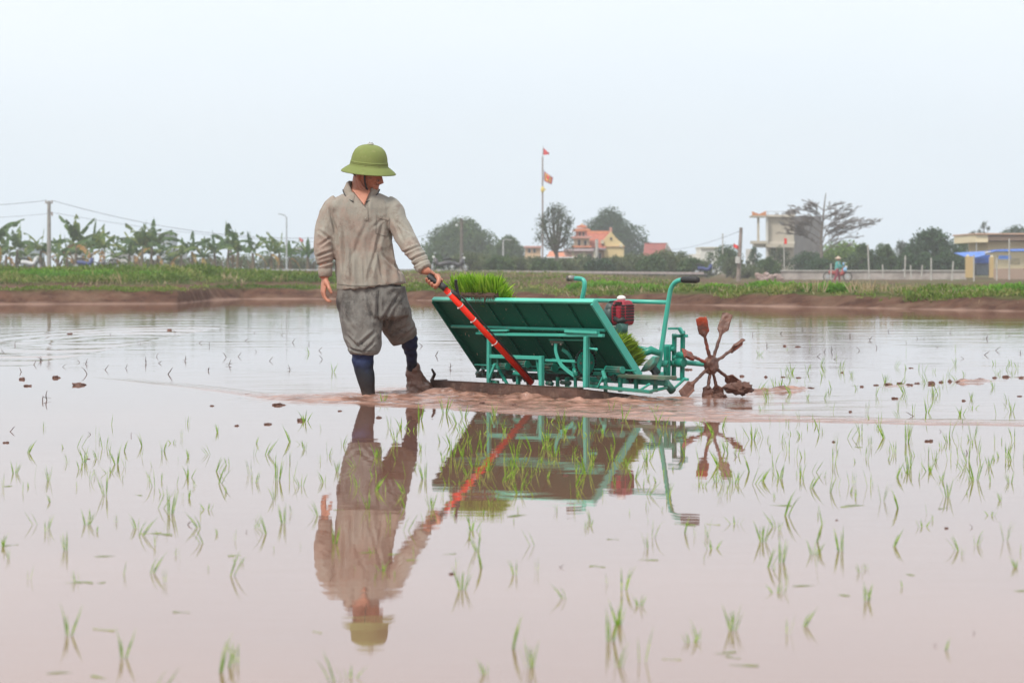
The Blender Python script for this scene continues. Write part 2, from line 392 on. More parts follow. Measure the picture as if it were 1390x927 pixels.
def G(px, Yd): return V(((px-CX)/FPX*Yd, Yd, gz(px, Yd)))
# ------------------------------------------------------------------ the farmer
K = 15.0/FPX                                              # metres per view pixel at his distance
MO = V(((497-CX)*K, 15.0, 0))
farmer = thing('person', MO, 'man in green pith helmet and muddy grey shirt wading and gripping the red lever', 'man')
skin, nts, bs = new_mat('skin')
sc1 = ramp(nts, tex_noise(nts, 14, 5, .6), [(.35, (.50, .215, .135)), (.7, (.37, .145, .09))])
lk(nts, sc1, bs.inputs['Base Color']); bs.inputs['Roughness'].default_value = .48; bs.inputs['Subsurface Weight'].default_value = .1
bs.inputs['Subsurface Radius'].default_value = (.01, .004, .002); bump(nts, bs, tex_noise(nts, 90, 4), .25, .004)
body = MB()
def ring(c, rx, ry, n=24, tilt=0, tx=0, p=2.3):
    out = []
    for k in range(n):
        a = 2*PI*k/n; ca, sa = math.cos(a), math.sin(a)
        x = math.copysign(abs(ca)**(2/p), ca)*rx; y = math.copysign(abs(sa)**(2/p), sa)*ry
        out.append(V(c)+V((x, y, x*tilt+y*tx)))
    return out
# head
HC = P(499, 235, 15.0)
yaw, pit = math.radians(57), math.radians(18)
hf = V((math.sin(yaw)*math.cos(pit), -math.cos(yaw)*math.cos(pit), -math.sin(pit)))
hs = hf.cross(V((0, 0, 1))).normalized(); hu = hs.cross(hf).normalized()      # hs: his left-right axis
def headfn(x, y, z):
    # x side, y forward, z up
    if z < 0:
        k = 1-.34*(-z)**1.6; x *= k; y = y*(1-.12*(-z))+.10*(-z)
    if y > 0 and -.5 < z < .25: x *= 1-.06*y
    if y < 0: y *= 1.02; x *= 1.03
    return x, y, z
ax = (hs, hf, hu)
def hp(x, y, z): return HC+hs*x+hf*y+hu*z
body.ball(HC, (.076, .097, .122), ax, 32, 24, headfn)
body.tube([hp(0, .088, .030), hp(0, .106, .002), hp(0, .122, -.024), hp(0, .102, -.036)], [.008, .010, .0145, .012], 10)     # nose
for s in (-1, 1):
    body.ball(hp(s*.012, .100, -.030), (.010, .012, .008), ax, 8, 6)
    body.ball(hp(s*.078, -.008, -.012), (.010, .020, .033), ax, 12, 8)                  # ears
    body.tube([hp(s*.012, .092, .036), hp(s*.034, .088, .040), hp(s*.056, .070, .034)], .009, 8)     # brow
    body.ball(hp(s*.044, .060, -.024), (.020, .020, .018), ax, 10, 8); body.tube([hp(s*.072, -.005, -.045), hp(s*.062, .03, -.082), hp(s*.03, .068, -.106)], [.012, .012, .014], 8)                   # cheekbone
body.tube([hp(-.024, .084, -.060), hp(0, .104, -.056), hp(.024, .084, -.060)], [.005, .008, .005], 8)
body.tube([hp(-.022, .083, -.072), hp(0, .101, -.071), hp(.022, .083, -.072)], [.005, .009, .005], 8)
body.ball(hp(0, .084, -.102), (.028, .022, .020), ax, 12, 8)                            # chin
# neck and trunk
nb = P(491, 272, 15.0)
body.loft([ring(P(491, 240, 15.03), .055, .058), ring(P(490, 252, 15.02), .057, .062), ring(P(490, 262, 15.0), .070, .068), ring(P(491, 272, 15.0), .10, .08), ring(P(492, 282, 15.0), .16, .10),
           ring(P(492, 310, 15.0), .165, .105), ring(P(495, 350, 15.0), .15, .10), ring(P(503, 395, 15.0), .16, .11), ring(P(504, 425, 15.0), .15, .11)])
# V of the open collar
vv = [P(478, 258, 14.93), P(503, 258, 14.93), P(494.5, 279, 14.858)]
body.prism([v+V((0, .06, 0)) for v in vv], V((0, -.075, 0)))
# arms inside the sleeves, legs inside the trousers
Rw, Lw = P(441, 377, 14.93), P(578, 367, 14.74)
body.tube([P(458, 276, 15), P(441, 325, 14.97), P(440, 355, 14.94), Rw], [.05, .036, .031, .029], 14)
body.tube([P(527, 276, 15), P(557, 328, 14.85), P(568, 350, 14.80), Lw], [.05, .036, .028, .029], 14)
def hand(mb, wr, d, n, s, bends, thumb, spread=.3):
    """wr wrist, d to the fingers, n out of the palm, s to the thumb side"""
    d, n, s = d.normalized(), n.normalized(), s.normalized(); q = d.cross(n)
    def pr(t, w, h, o=0):
        c = wr+d*t+s*o
        return [c+s*(math.copysign(abs(math.cos(a))**.8, math.cos(a))*w)+n*(math.sin(a)*h) for a in [2*PI*k/16 for k in range(16)]]
    mb.loft([pr(-.03, .027, .021), pr(0, .030, .021), pr(.03, .038, .019), pr(.06, .043, .017), pr(.088, .041, .014)])
    for i, (o, L, r) in enumerate(((.031, .070, .0098), (.011, .079, .0100), (-.010, .073, .0096), (-.030, .057, .0084))):
        p = wr+d*.078+s*o; a = 0; pts = [p, p+d*.012]; dirn = d+s*(o*spread*3)
        for seg, bd in zip((.45, .30, .25), bends[i]):
            a += bd; v = (dirn*math.cos(a)+n*math.sin(a)).normalized(); pts.append(pts[-1]+v*L*seg)
        pp = []; rr = []
        for k in range(len(pts)-1):
            for t in (0, .5): pp.append(pts[k].lerp(pts[k+1], t)); rr.append(r*(1.06 if t == 0 else .95))
        pp.append(pts[-1]); rr.append(r*.72)
        mb.tube(pp, rr, 10); mb.ball(pts[-1], r*.72, seg=8, rings=6)
    tp = [wr+d*.012+s*.022, wr+d*.034+s*.042+n*.012]
    for L, (td, ts, tn) in zip((.034, .030), thumb): tp.append(tp[-1]+(d*td+s*ts+n*tn).normalized()*L)
    mb.tube([tp[0], tp[1], tp[1].lerp(tp[2], .5), tp[2], tp[2].lerp(tp[3], .5), tp[3]], [.018, .0155, .012, .0125, .0115, .0085], 10); mb.ball(tp[3], .0085, seg=8, rings=6)
    mb.ball(wr+d*.03+s*.022+n*.010, (.022, .022, .018), seg=10, rings=8)
hand(body, Rw+V((0, 0, -.004)), V((-.12, -.10, -1)), V((.86, -.25, -.1)), V((.30, -.93, 0)),
     [(.35, .45, .35), (.45, .55, .4), (.5, .6, .45), (.55, .65, .5)], ((.85, .35, .42), (.8, .05, .55)))
# left hand closed round the grip
ga, gb = P(581.5, 375, 14.70), P(603, 390.5, 14.66); gd = (gb-ga).normalized()
gn = V((0, -1, 0)); gn = (gn-gd*gn.dot(gd)).normalized(); gu = gn.cross(gd).normalized()
if gu.z < 0: gu = -gu
def gp(t, u, f): return ga+gd*t+gu*u+gn*f                # along the grip, above it, towards the front
def ell(c, a1, r1, a2, r2, n=16): return [c+a1*(math.cos(2*PI*k/n)*r1)+a2*(math.sin(2*PI*k/n)*r2) for k in range(n)]
wd = (gp(.045, .030, -.012)-Lw).normalized()
s1 = gn; s2 = wd.cross(s1).normalized()
body.loft([ell(Lw-wd*.03, s1, .024, s2, .026), ell(Lw, s1, .024, s2, .029), ell(gp(.018, .042, -.002), s1, .026, gd, .036), ell(gp(.040, .029, -.004), s1, .025, gd, .045), ell(gp(.045, .012, -.024), gu, .018, gd, .045)])
for t, r, k in ((.006, .0102, .8), (.029, .0116, .95), (.052, .0120, 1), (.075, .0114, .95)):
    pts = chaikin([gp(t, .030, -.012), gp(t, .018, -.034), gp(t+.001, -.012, -.034), gp(t+.002, -.032, -.016), gp(t+.003, -.034*k, .010), gp(t+.003, -.022*k, .026)], 2)
    body.tube(pts, [r*(1.1-.35*i/(len(pts)-1)) for i in range(len(pts))], 10); body.ball(pts[-1], r*.8, seg=8, rings=6)
tt = chaikin([gp(.046, .034, .006), gp(.072, .026, .018), gp(.086, .008, .025), gp(.088, -.016, .024)], 2)
body.tube(tt, [.0185-.0075*i/(len(tt)-1) for i in range(len(tt))], 10); body.ball(tt[-1], .010, seg=8, rings=6)
# legs under the cloth, down into the mud
body.tube([P(489, 400, 15), P(492, 450, 14.95), P(494, 500, 14.92), P(501, 545, 14.9), P(502, 565, 14.9)], [.085, .06, .045, .032, .03], 16)
body.tube([P(521, 400, 15), P(540, 435, 15.1), P(555, 460, 15.25), P(558, 478, 15.33), P(559.5, 495, 15.41), P(563, 530, 15.46)], [.085, .065, .040, .026, .022, .03], 16)
bm_ = remeshed(body, .0042, 3, name='person_body', sm_factor=.4)
put_mesh(bm_, 'body', skin, farmer)
eye = M('eye', (.6, .55, .5), (.5, .45, .4), rough=.2)
for s in (-1, 1):
    e = MB().ball(hp(s*.033, .083, .014), (.015, .010, .009), ax, 12, 8)
    eo = e.build('eye', eye, farmer, True)
    MB().ball(hp(s*.033+.002, .0915, .013), (.0055, .003, .0055), ax, 10, 6).build('iris', M('iris', (.03, .015, .01), rough=.2), eo, True)
hair = M('hair', (.02, .017, .015), (.05, .045, .04), 60, .7, bmp=.6)
hb = MB().ball(hp(0, -.012, .012), (.084, .098, .100), ax, 24, 16, lambda x, y, z: (x, y if y < .55 else .55, max(z, -.45 if y < 0 else -.12)))
hb.build('hair', hair, farmer, True)

# shirt
def cloth(name, base, dark, stain, k=1.0, hem=None):
    m, nt, b = new_mat(name)
    c = mixc(nt, ramp(nt, tex_noise(nt, 5, 5, .6), [(.35, 0), (.7, 1)]), base, dark)
    c = mixc(nt, ramp(nt, tex_noise(nt, 3.6, 7, .7), [(.46, 0), (.60, min(1, .62*k))]), c, stain)
    c = mixc(nt, ramp(nt, tex_noise(nt, 13, 7, .72), [(.54, 0), (.66, min(1, .62*k))]), c, tuple(x*.45 for x in stain))
    c = mixc(nt, ramp(nt, tex_noise(nt, 420, 2, .6), [(.35, 0), (.65, .35)]), c, (.12, .11, .10))
    lk(nt, c, b.inputs['Base Color']); b.inputs['Roughness'].default_value = .92; b.inputs['Specular IOR Level'].default_value = .15
    b.inputs['Sheen Weight'].default_value = .15
    h = math_n(nt, 'ADD', tex_noise(nt, 13, 4, .6, stretch=(1, 1, .45)), math_n(nt, 'MULTIPLY', tex_noise(nt, 300, 2), .12))
    bump(nt, b, h, .75, .02); return m
shirt_m = cloth('grey_knit', (.385, .36, .305), (.30, .283, .24), (.37, .225, .175), .85)
sh = MB()
def tr(px, py, hw, dp, Yc=15.0, tilt=0, p=2.3): return ring(P(px, py, Yc), hw*K, dp, 32, tilt, 0, p)
sh.loft([tr(490, 262, 19, .078), tr(490.5, 264.5, 27, .088), tr(491, 268, 35.5, .100), tr(491.5, 273, 42, .112), tr(492, 282, 44, .125), tr(492, 296, 42.5, .132), tr(492, 318, 41, .134), tr(493.5, 340, 41, .135),
         tr(498, 362, 43.5, .142), tr(502.5, 380, 46.5, .150, tilt=.06), tr(503.5, 388, 47.5, .153, tilt=.10), tr(503.5, 389.6, 47, .150, tilt=.10), tr(503.5, 388, 44, .142, tilt=.10)])
sh.tube(chaikin([P(462, 277, 15.0), P(450, 287, 15.0), P(444, 308, 14.99), P(440.5, 330, 14.97), P(439.5, 347, 14.95), P(441, 362, 14.94), P(441.5, 376, 14.93)], 1),
        [.076, .078, .080, .079, .077, .075, .072, .071, .069, .064, .056, .048, .046, .045][:0] or [.069, .071, .073, .074, .072, .070, .068, .066, .062, .057, .051, .046, .044, .043], 24)
sh.tube(chaikin([P(522, 279, 15.0), P(533, 287, 14.98), P(543, 306, 14.93), P(554, 329, 14.86), P(566, 348, 14.80), P(577, 365.5, 14.745)], 1),
        [.069, .070, .071, .070, .068, .066, .063, .060, .055, .049, .044, .043], 24)
for j in (P(457, 282, 15.0), P(526, 282, 15.0)): sh.ball(j, (.080, .090, .060), seg=20, rings=14)
def fold(c, a, b_, w, dep, ph=0):
    """a crease running from a to b (view x, z): offset near the segment"""
    ax_, az = a; bx_, bz = b_; dx, dz = bx_-ax_, bz-az; L = math.hypot(dx, dz)
    t = ((c.x-ax_)*dx+(c.z-az)*dz)/L/L; dd = ((c.x-ax_)*dz-(c.z-az)*dx)/L
    e = max(0, min(1, t*4, (1-t)*4)); u = dd/w
    return -dep*e*(math.exp(-u*u)-.75*math.exp(-(u-1.5)**2)-.45*math.exp(-(u+1.6)**2))
def pz(px, py): q = P(px, py, 15); return (q.x, q.z)
SF = [(pz(522, 300), pz(500, 386), .012, .007), (pz(530, 312), pz(545, 384), .011, .010), (pz(466, 296), pz(470, 388), .012, .009), (pz(478, 330), pz(480, 390), .010, .008), (pz(512, 330), pz(524, 388), .011, .008),
      (pz(455, 300), pz(462, 345), .010, .010), (pz(500, 300), pz(478, 355), .014, .004), (pz(527, 292), pz(505, 312), .010, .003), (pz(520, 345), pz(548, 372), .010, .008), (pz(495, 345), pz(497, 388), .009, .006),
      (pz(428, 350), pz(455, 340), .009, .009), (pz(427, 362), pz(456, 354), .009, .010), (pz(432, 312), pz(456, 330), .010, .007), (pz(434, 335), pz(452, 322), .009, .006), (pz(448, 280), pz(456, 318), .009, .007), (pz(432, 370), pz(450, 364), .006, .006),
      (pz(546, 345), pz(574, 334), .008, .008), (pz(556, 356), pz(582, 344), .008, .009), (pz(560, 362), pz(585, 352), .006, .006), (pz(538, 300), pz(560, 318), .009, .006), (pz(532, 290), pz(552, 332), .009, .006)]
def shirt_disp(c):
    s = .0
    if c.y < MO.y+.06:
        for f in SF: s += fold(c, *f)*1.25
    q = V((c.x*7, c.y*7, c.z*3.2)); s += .0085*noise.noise(q)+.0045*noise.noise(q*2.6+V((3, 1, 2)))
    lo = max(0, min(1, (P(0, 330, 15).z-c.z)/.2)); s += .004*lo*math.sin(c.x*95+3*noise.noise(q*.6))
    return s+.006*(1-abs(noise.noise(V((c.x*13, c.y*9, c.z*5.5))))*2.2)-.002
me = remeshed(sh, .0052, 3, shirt_disp, 'shirt')
shirt = put_mesh(me, 'shirt', shirt_m, farmer)
dgx = bpy.context.evaluated_depsgraph_get()
def bvh_of(ob):
    me = ob.data; o = origin_of(ob); return BVHTree.FromPolygons([v.co+o for v in me.vertices], [p.vertices[:] for p in me.polygons])
sb = bvh_of(shirt)
def onto(bv, px, py, off=.003, Y=15):
    d = (P(px, py, Y)-V((0, 0, CZ))).normalized(); h = bv.ray_cast(V((0, 0, CZ)), d, 40)
    return (h[0]-d*off, h[1]) if h[0] else (P(px, py, Y-.12), -d)
def strip_on(bv, pts, w, t, off=.002, n=10):
    """a raised band following a line across a surface"""
    mb = MB(); P2 = []
    for (a, b_) in zip(pts, pts[1:]):
        for k in range(n): P2.append((a[0]+(b_[0]-a[0])*k/n, a[1]+(b_[1]-a[1])*k/n))
    P2.append(pts[-1]); q = [onto(bv, *p, off)[0] for p in P2]; rings = []
    for i, p in enumerate(q):
        d = (q[min(i+1, len(q)-1)]-q[max(i-1, 0)]).normalized(); v = V((0, -1, 0)); s = d.cross(v).normalized()
        rings.append([p+s*w/2+v*0, p+s*w/2+v*t, p-s*w/2+v*t, p-s*w/2])
    return mb.loft(rings)
pale = cloth('grey_knit_edge', (.40, .37, .31), (.33, .30, .25), (.30, .2, .16), .6)
strip_on(sb, [(495.5, 277), (496.2, 299)], .030, .0022).build('placket', pale, shirt)
for y in (283, 296): MB().disc(onto(sb, 496, y, .006)[0], (0, 1, 0), .0045, .003, 10).build('button', M('button', (.5, .48, .42)), shirt)
pk = strip_on(sb, [(511, 293.5), (528, 297.5)], .016, .003, n=8); pk.build('pocket_band', pale, shirt)
strip_on(sb, [(511, 294), (510, 317), (523, 321), (529, 317), (529, 298)], .0028, .0016, n=8).build('pocket_seam', M('seam', (.16, .15, .125)), shirt)
strip_on(sb, [(458, 386), (480, 388.2), (503, 388), (528, 386.5), (547, 382)], .004, .0012, n=10).build('hem_seam', M('seam', (.16, .15, .125)), shirt)
# collar: a folded band standing round the neck, open in front
def collar(a0, a1):
    rings = []; edge = []
    cc = P(490.5, 259, 15.0); N = 26
    for k in range(N+1):
        a = a0+(a1-a0)*k/N
        fr = max(0, math.cos(a+PI/2)) if False else max(0, -math.sin(a))            # 1 at the front
        cx, sy = math.cos(a), math.sin(a)
        top = cc+V((cx*.078, sy*.080, .062-.100*fr**1.2))
        rl = .113+.006*fr
        low = cc+V((cx*rl, sy*(.098+.026*fr), .006-.088*fr**1.5))
        mid_ = top.lerp(low, .3)+V((cx*.005, sy*.005, .006))
        t = V((cx*.004, sy*.004, .004))
        rings.append([top, mid_, low, low-t, mid_-t*1.6, top-V((cx*.008, sy*.008, .010))]); edge.append(low+t*.3)
    return MB().loft(rings), edge
cb, edge = collar(-PI/2+.30, 1.5*PI-.36)
co2 = cb.build('collar', pale, shirt, True)
MB().tube(edge, .0030, 6).build('piping', M('piping', (.02, .025, .03)), co2, True)
for ce, cd in ((P(441.5, 373, 14.93), V((0, 0, 1))), (P(576.3, 364.5, 14.745), (P(566, 348, 14.8)-P(577, 365, 14.745)))):
    cd = cd.normalized(); MB().tube([ce-cd*.012, ce-cd*.010, ce+cd*.032, ce+cd*.036], [.036, .0405, .046, .042], 20).build('cuff', pale, shirt, True)

# trousers
tro_m = cloth('grey_canvas', (.245, .235, .215), (.17, .165, .152), (.045, .042, .040), 1.25)
tb_ = MB()
tb_.loft([tr(504, 384, 40, .125), tr(504.5, 392, 44.5, .142), tr(505, 405, 47, .150), tr(507, 418, 48.5, .150), tr(509, 428, 46, .14), tr(510, 434, 30, .10)])
tb_.loft([tr(487, 395, 24, .120, 15.0), tr(489, 415, 27.5, .128, 14.98), tr(491, 438, 27, .125, 14.96), tr(493, 455, 25.5, .118, 14.95), tr(494.5, 468, 23.5, .108, 14.94), tr(495, 476, 20.5, .095, 14.93), tr(495, 480, 18, .084, 14.93)])
def legring(a, b_, hw, dp, Yc): 
    """ring whose left and right edges are seen at a and b_"""
    A, B = P(a[0], a[1], Yc), P(b_[0], b_[1], Yc); c = (A+B)/2; u = (B-A)/2
    return [c+u*math.copysign(abs(math.cos(t))**.87, math.cos(t))+V((0, 1, .12*0))*(math.copysign(abs(math.sin(t))**.87, math.sin(t))*dp) for t in [2*PI*k/32 for k in range(32)]]
tb_.loft([legring((497, 398), (551, 388), 0, .13, 15.0), legring((502, 418), (553, 404), 0, .13, 15.02), legring((513, 434), (556, 424), 0, .118, 15.07), legring((520, 449), (561, 438), 0, .112, 15.13), legring((526, 460), (566, 447), 0, .104, 15.18), legring((530, 468), (566, 453), 0, .092, 15.22), legring((533, 471), (563, 458), 0, .08, 15.24)])
TF = [(pz(516, 392), pz(514, 436), .012, .012), (pz(500, 395), pz(508, 436), .012, .008), (pz(476, 395), pz(480, 440), .014, .008), (pz(545, 395), pz(518, 440), .012, .009), (pz(540, 412), pz(524, 450), .012, .007),
      (pz(512, 448), pz(488, 470), .011, .009), (pz(470, 452), pz(492, 474), .010, .009), (pz(510, 462), pz(494, 478), .008, .008), (pz(472, 470), pz(500, 479), .007, .007), (pz(534, 466), pz(563, 444), .010, .009), (pz(528, 455), pz(556, 440), .010, .006), (pz(466, 420), pz(486, 452), .012, .006)]
def tro_disp(c):
    s = 0
    if c.y < MO.y+.2:
        for f in TF: s += fold(c, *f)*1.3
    q = V((c.x*8, c.y*8, c.z*5)); return s+.010*noise.noise(q)+.006*noise.noise(q*2.7+V((1, 5, 2)))+.006*(1-abs(noise.noise(V((c.x*11, c.y*9, c.z*7))))*2.2)
me = remeshed(tb_, .0055, 3, tro_disp, 'trousers')
trou = put_mesh(me, 'trousers', tro_m, farmer); tbv = bvh_of(trou)
strip_on(tbv, [(514, 394), (512.5, 412), (513.5, 430)], .003, .0015, n=8).build('fly_seam', M('seam_dark', (.07, .07, .065)), trou)
strip_on(tbv, [(475, 472), (484, 475.5), (496, 476.5), (508, 475.5)], .003, .0015, n=8).build('hem_seam', M('seam_dark', (.07, .07, .065)), trou)
# long navy work socks, wet and caked with mud lower down
def sock_mat():
    m, nt, b = new_mat('navy_sock')
    g = nt.nodes.new('ShaderNodeNewGeometry'); s = nt.nodes.new('ShaderNodeSeparateXYZ'); lk(nt, g.outputs['Position'], s.inputs[0])
    zz = math_n(nt, 'ADD', s.outputs[2], math_n(nt, 'MULTIPLY', tex_noise(nt, 18, 5), .12))
    c = ramp(nt, zz, [(.0, (.16, .085, .06)), (.11, (.03, .022, .02)), (.22, (.012, .014, .022)), (.30, (.012, .022, .075))])
    lk(nt, c, b.inputs['Base Color']); b.inputs['Roughness'].default_value = .6; b.inputs['Specular IOR Level'].default_value = .3
    bump(nt, b, tex_noise(nt, 25, 5), .6, .01); return m
sk = sock_mat()
def sock(pts, name='sock'):
    mb = MB(); mb.tube([P(*p[:3]) for p in pts], [p[3]*K for p in pts], 20)
    me = remeshed(mb, .005, 3, lambda c: .004*noise.noise(c*14)+.0025*math.sin(c.z*130+5*noise.noise(c*6))*max(0, min(1, (c.z-.12)/.15)), name)
    return put_mesh(me, name, sk, farmer)
sock([(493, 470, 14.93, 13), (492.5, 479, 14.93, 14.6), (492.5, 487, 14.93, 15.2), (493.5, 497, 14.92, 13.6), (496, 510, 14.91, 12.4), (498.5, 524, 14.9, 10.3), (500.5, 538, 14.9, 8.8), (501.5, 552, 14.9, 8.2)])
sock([(553, 452, 15.22, 12), (555, 461, 15.26, 12.2), (556.5, 470, 15.3, 10.6), (558, 480, 15.34, 8.6), (559, 492, 15.39, 7.2), (559.5, 500, 15.42, 7.5)])
mudm = M('wet_mud', (.225, .115, .08), (.15, .075, .052), 14, .38, bmp=.9, bscale=45, lo=.35, hi=.65)
ft = MB(); kk = 15.45/FPX
ft.tube([P(559.5, 493, 15.42), P(560.5, 500, 15.43), P(562, 508, 15.44), P(564.5, 517, 15.45), P(568, 526, 15.46), P(571, 536, 15.46)], [7.6*kk, 10*kk, 11.5*kk, 14*kk, 18*kk, 23*kk], 20, 1.0)
ft.tube([P(562, 520, 15.44), P(576, 526, 15.40), P(590, 532.5, 15.36)], [.05, .05, .034], 16, .6)
me = remeshed(ft, .006, 3, lambda c: .014*noise.noise(c*16)+.008*noise.noise(c*37)+.006*math.sin(c.x*60+3*noise.noise(c*9)), 'muddy_shoe')
put_mesh(me, 'muddy_shoe', mudm, farmer)
# pith helmet
hk = V((0.02, -.13, 1)).normalized(); HX = V((1, 0, -.085)); HZ = V((.085, -.13, 1)).normalized(); HX = (HX-HZ*HX.dot(HZ)).normalized(); HYv = HZ.cross(HX)
hc = P(500.5, 229.5, 15.0)
prof = [(.0005, .152), (.024, .1515), (.050, .146), (.074, .135), (.093, .117), (.1045, .094), (.111, .070), (.1138, .052), (.1145, .046), (.117, .045), (.1175, .040), (.115, .039), (.118, .037), (.1185, .032), (.1165, .031), (.1195, .029), (.120, .023), (.122, .018), (.134, .011), (.149, .000), (.163, -.011), (.1695, -.018), (.172, -.021), (.1705, -.0245), (.166, -.021), (.147, -.008), (.128, .0), (.112, .008), (.108, .03), (.10, .07), (.07, .12), (.0005, .14)]
he, nt, b = new_mat('olive_helmet_cloth')
c = ramp(nt, tex_noise(nt, 4, 5), [(.35, (.215, .25, .085)), (.7, (.165, .20, .062))])
c = mixc(nt, ramp(nt, tex_noise(nt, 24, 7, .75), [(.58, 0), (.70, .6)]), c, (.33, .31, .15))
c = mixc(nt, ramp(nt, tex_noise(nt, 17, 4, .7, stretch=(1, 1, 1.4)), [(.62, 0), (.72, .6)]), c, (.12, .09, .05))
lk(nt, c, b.inputs['Base Color']); b.inputs['Roughness'].default_value = .85; b.inputs['Specular IOR Level'].default_value = .2; bump(nt, b, tex_noise(nt, 420, 2), .35, .004)
he_o = MB().lathe(hc, [(r*(1.0), z) for r, z in prof], (HX, HYv*1.12, HZ), 64).build('pith_helmet', he, farmer, True)
tp = hc+HZ*.154
MB().disc(tp+HZ*.003, HZ, .019, .010, 20).build('vent_button', M('button_white', (.62, .62, .58), rough=.4), he_o, True, .002)
for a in (.6, 2.1, 4.0, 5.3): MB().ball(tp+HX*math.cos(a)*.011+HYv*math.sin(a)*.011+HZ*.008, .0035, seg=6, rings=4).build('vent_hole', M('black_rubber', (.012, .012, .013), (.03, .03, .03), rough=.6), he_o)
s1_ = [P(502, 240, 14.90), P(504.5, 250, 14.89), P(508.5, 258.5, 14.885), hp(.0, .082, -.126), P(517, 254, 14.90), P(520, 247, 14.93), P(520.5, 240, 14.96)]
s1_ = [hp(-.076, .035, .03), hp(-.074, .040, -.03), hp(-.052, .062, -.085), hp(-.02, .078, -.122), hp(.0, .082, -.127), hp(.02, .078, -.122), hp(.052, .062, -.085), hp(.074, .04, -.03), hp(.076, .035, .03)]
mb = MB(); q = chaikin([p+(p-HC).normalized()*.004 for p in s1_], 2)
mb.tube(q, .0058, 8).build('chin_strap', M('black_rubber', (.012, .012, .013)), he_o, True)
# ------------------------------------------------------------------ the transplanter
UU = V((.67, -.742, 0)).normalized(); VV = V((.742, .67, 0)).normalized(); ZZ = V((0, 0, 1)); MA = (UU, VV, ZZ)
OO = V((.487, 14.4, 0))
mach = thing('rice_transplanter', OO, 'teal green rice transplanter with tilted seedling tray, red engine and red lever, dragged through water', 'rice planter')
def T(u, v, z): return OO+UU*u+VV*v+ZZ*z
def Lu(px, py, v=None, u=None, s=0):
    """the point seen at (px, py) that lies on the machine plane v (or u)"""
    d = V(((px-CX)/FPX, 1, -(py-HY)/FPX)); o = V((0, 0, CZ)); n, k = (VV, v) if v is not None else (UU, u)
    t = (k-(o-OO).dot(n))/d.dot(n); return o+d*t
def paint(name, c, c2, mudk=1.0):
    m, nt, b = new_mat(name)
    cc = mixc(nt, ramp(nt, tex_noise(nt, 3, 4), [(.3, 0), (.75, 1)]), c, c2)
    cc = mixc(nt, ramp(nt, tex_noise(nt, 55, 5, .7), [(.64, 0), (.68, .8)]), cc, (.34, .26, .20))
    cc = mixc(nt, ramp(nt, tex_noise(nt, 9, 6, .7), [(.60, 0), (.78, .6*mudk)]), cc, (.16, .11, .075))
    g = nt.nodes.new('ShaderNodeNewGeometry'); s = nt.nodes.new('ShaderNodeSeparateXYZ'); lk(nt, g.outputs['Position'], s.inputs[0])
    zz = math_n(nt, 'ADD', s.outputs[2], math_n(nt, 'MULTIPLY', tex_noise(nt, 25, 6, .7), .16))
    f = ramp(nt, zz, [(.08, .9), (.17, .0)])
    cc = mixc(nt, f, cc, (.17, .095, .065))
    lk(nt, cc, b.inputs['Base Color']); b.inputs['Roughness'].default_value = .34 if name != 'teal_paint_tray' else .5; b.inputs['Specular IOR Level'].default_value = .5 if name != 'teal_paint_tray' else .2
    bump(nt, b, tex_noise(nt, 60, 4), .12, .004); return m
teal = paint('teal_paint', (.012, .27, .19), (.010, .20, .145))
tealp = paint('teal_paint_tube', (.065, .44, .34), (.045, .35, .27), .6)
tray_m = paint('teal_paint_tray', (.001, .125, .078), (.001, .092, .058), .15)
steel = M('worn_steel', (.30, .29, .27), (.13, .10, .08), 20, .42, .7, bmp=.3)
rust = M('rusty_blade', (.135, .07, .05), (.06, .032, .024), 7, .45, .1, bmp=.7, bscale=40, col3=(.20, .125, .09), stretch=(.6, .6, 1.5))
blk = M('black_rubber', (.012, .012, .013))
TW = 1.467; ZT = .597; ZB = .151; VB = .387
def tp_(u, s, off=0):
    """point of the tray: s=0 at the top edge, 1 at the bottom; off out of the underside"""
    n = (VV*-(ZT-ZB)+ZZ*-VB).normalized()                      # out of the underside, towards the front
    return T(u, VB*s, ZT-(ZT-ZB)*s)+n*off
n_ = (VV*-(ZT-ZB)-ZZ*VB).normalized(); sl = (tp_(0, 1)-tp_(0, 0)).normalized()
tray = MB()
tray.box((tp_(-TW/2, .5, -.006)), (TW, (tp_(0, 1)-tp_(0, 0)).length, .004), (UU, sl, n_))
tro = tray.build('seedling_tray', tray_m, mach)
for u, nm in ((0, 0), (-TW, 1)):
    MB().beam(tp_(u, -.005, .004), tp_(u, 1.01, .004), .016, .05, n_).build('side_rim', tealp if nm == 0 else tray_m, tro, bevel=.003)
MB().beam(tp_(-TW-.008, -.01, .002), tp_(.008, -.01, .002), .018, .030, n_).build('top_rim', paint('teal_paint_lit_edge', (.12, .58, .44), (.08, .48, .36), .5), tro, bevel=.004)  # rim colour lightened to carry a highlight along the top edge
for k in range(1, 6):
    u = -TW+TW*k/6; MB().beam(tp_(u, .02, .005), tp_(u, .99, .005), .024, .012, n_).build('rib', tray_m, tro, bevel=.004)
MB().beam(tp_(-TW+.02, .36, .018), tp_(-.03, .36, .018), .016, .016, n_).build('cross_rail', tealp, tro, bevel=.003)
for k in range(9):
    a, b_ = R.uniform(-TW, 0), R.uniform(.05, .9); MB().beam(tp_(a, b_, .0), tp_(a+R.uniform(-.006, .006), b_+.025, .003), .004, .002).build('mud_fleck', M('dry_fleck', (.45, .42, .33)), tro)
for k in range(5): MB().beam(tp_(-.25-k*.245, .04, -.012), tp_(-.25-k*.245, .98, -.012), .006, .035, n_).build('lane_divider', tray_m, tro)
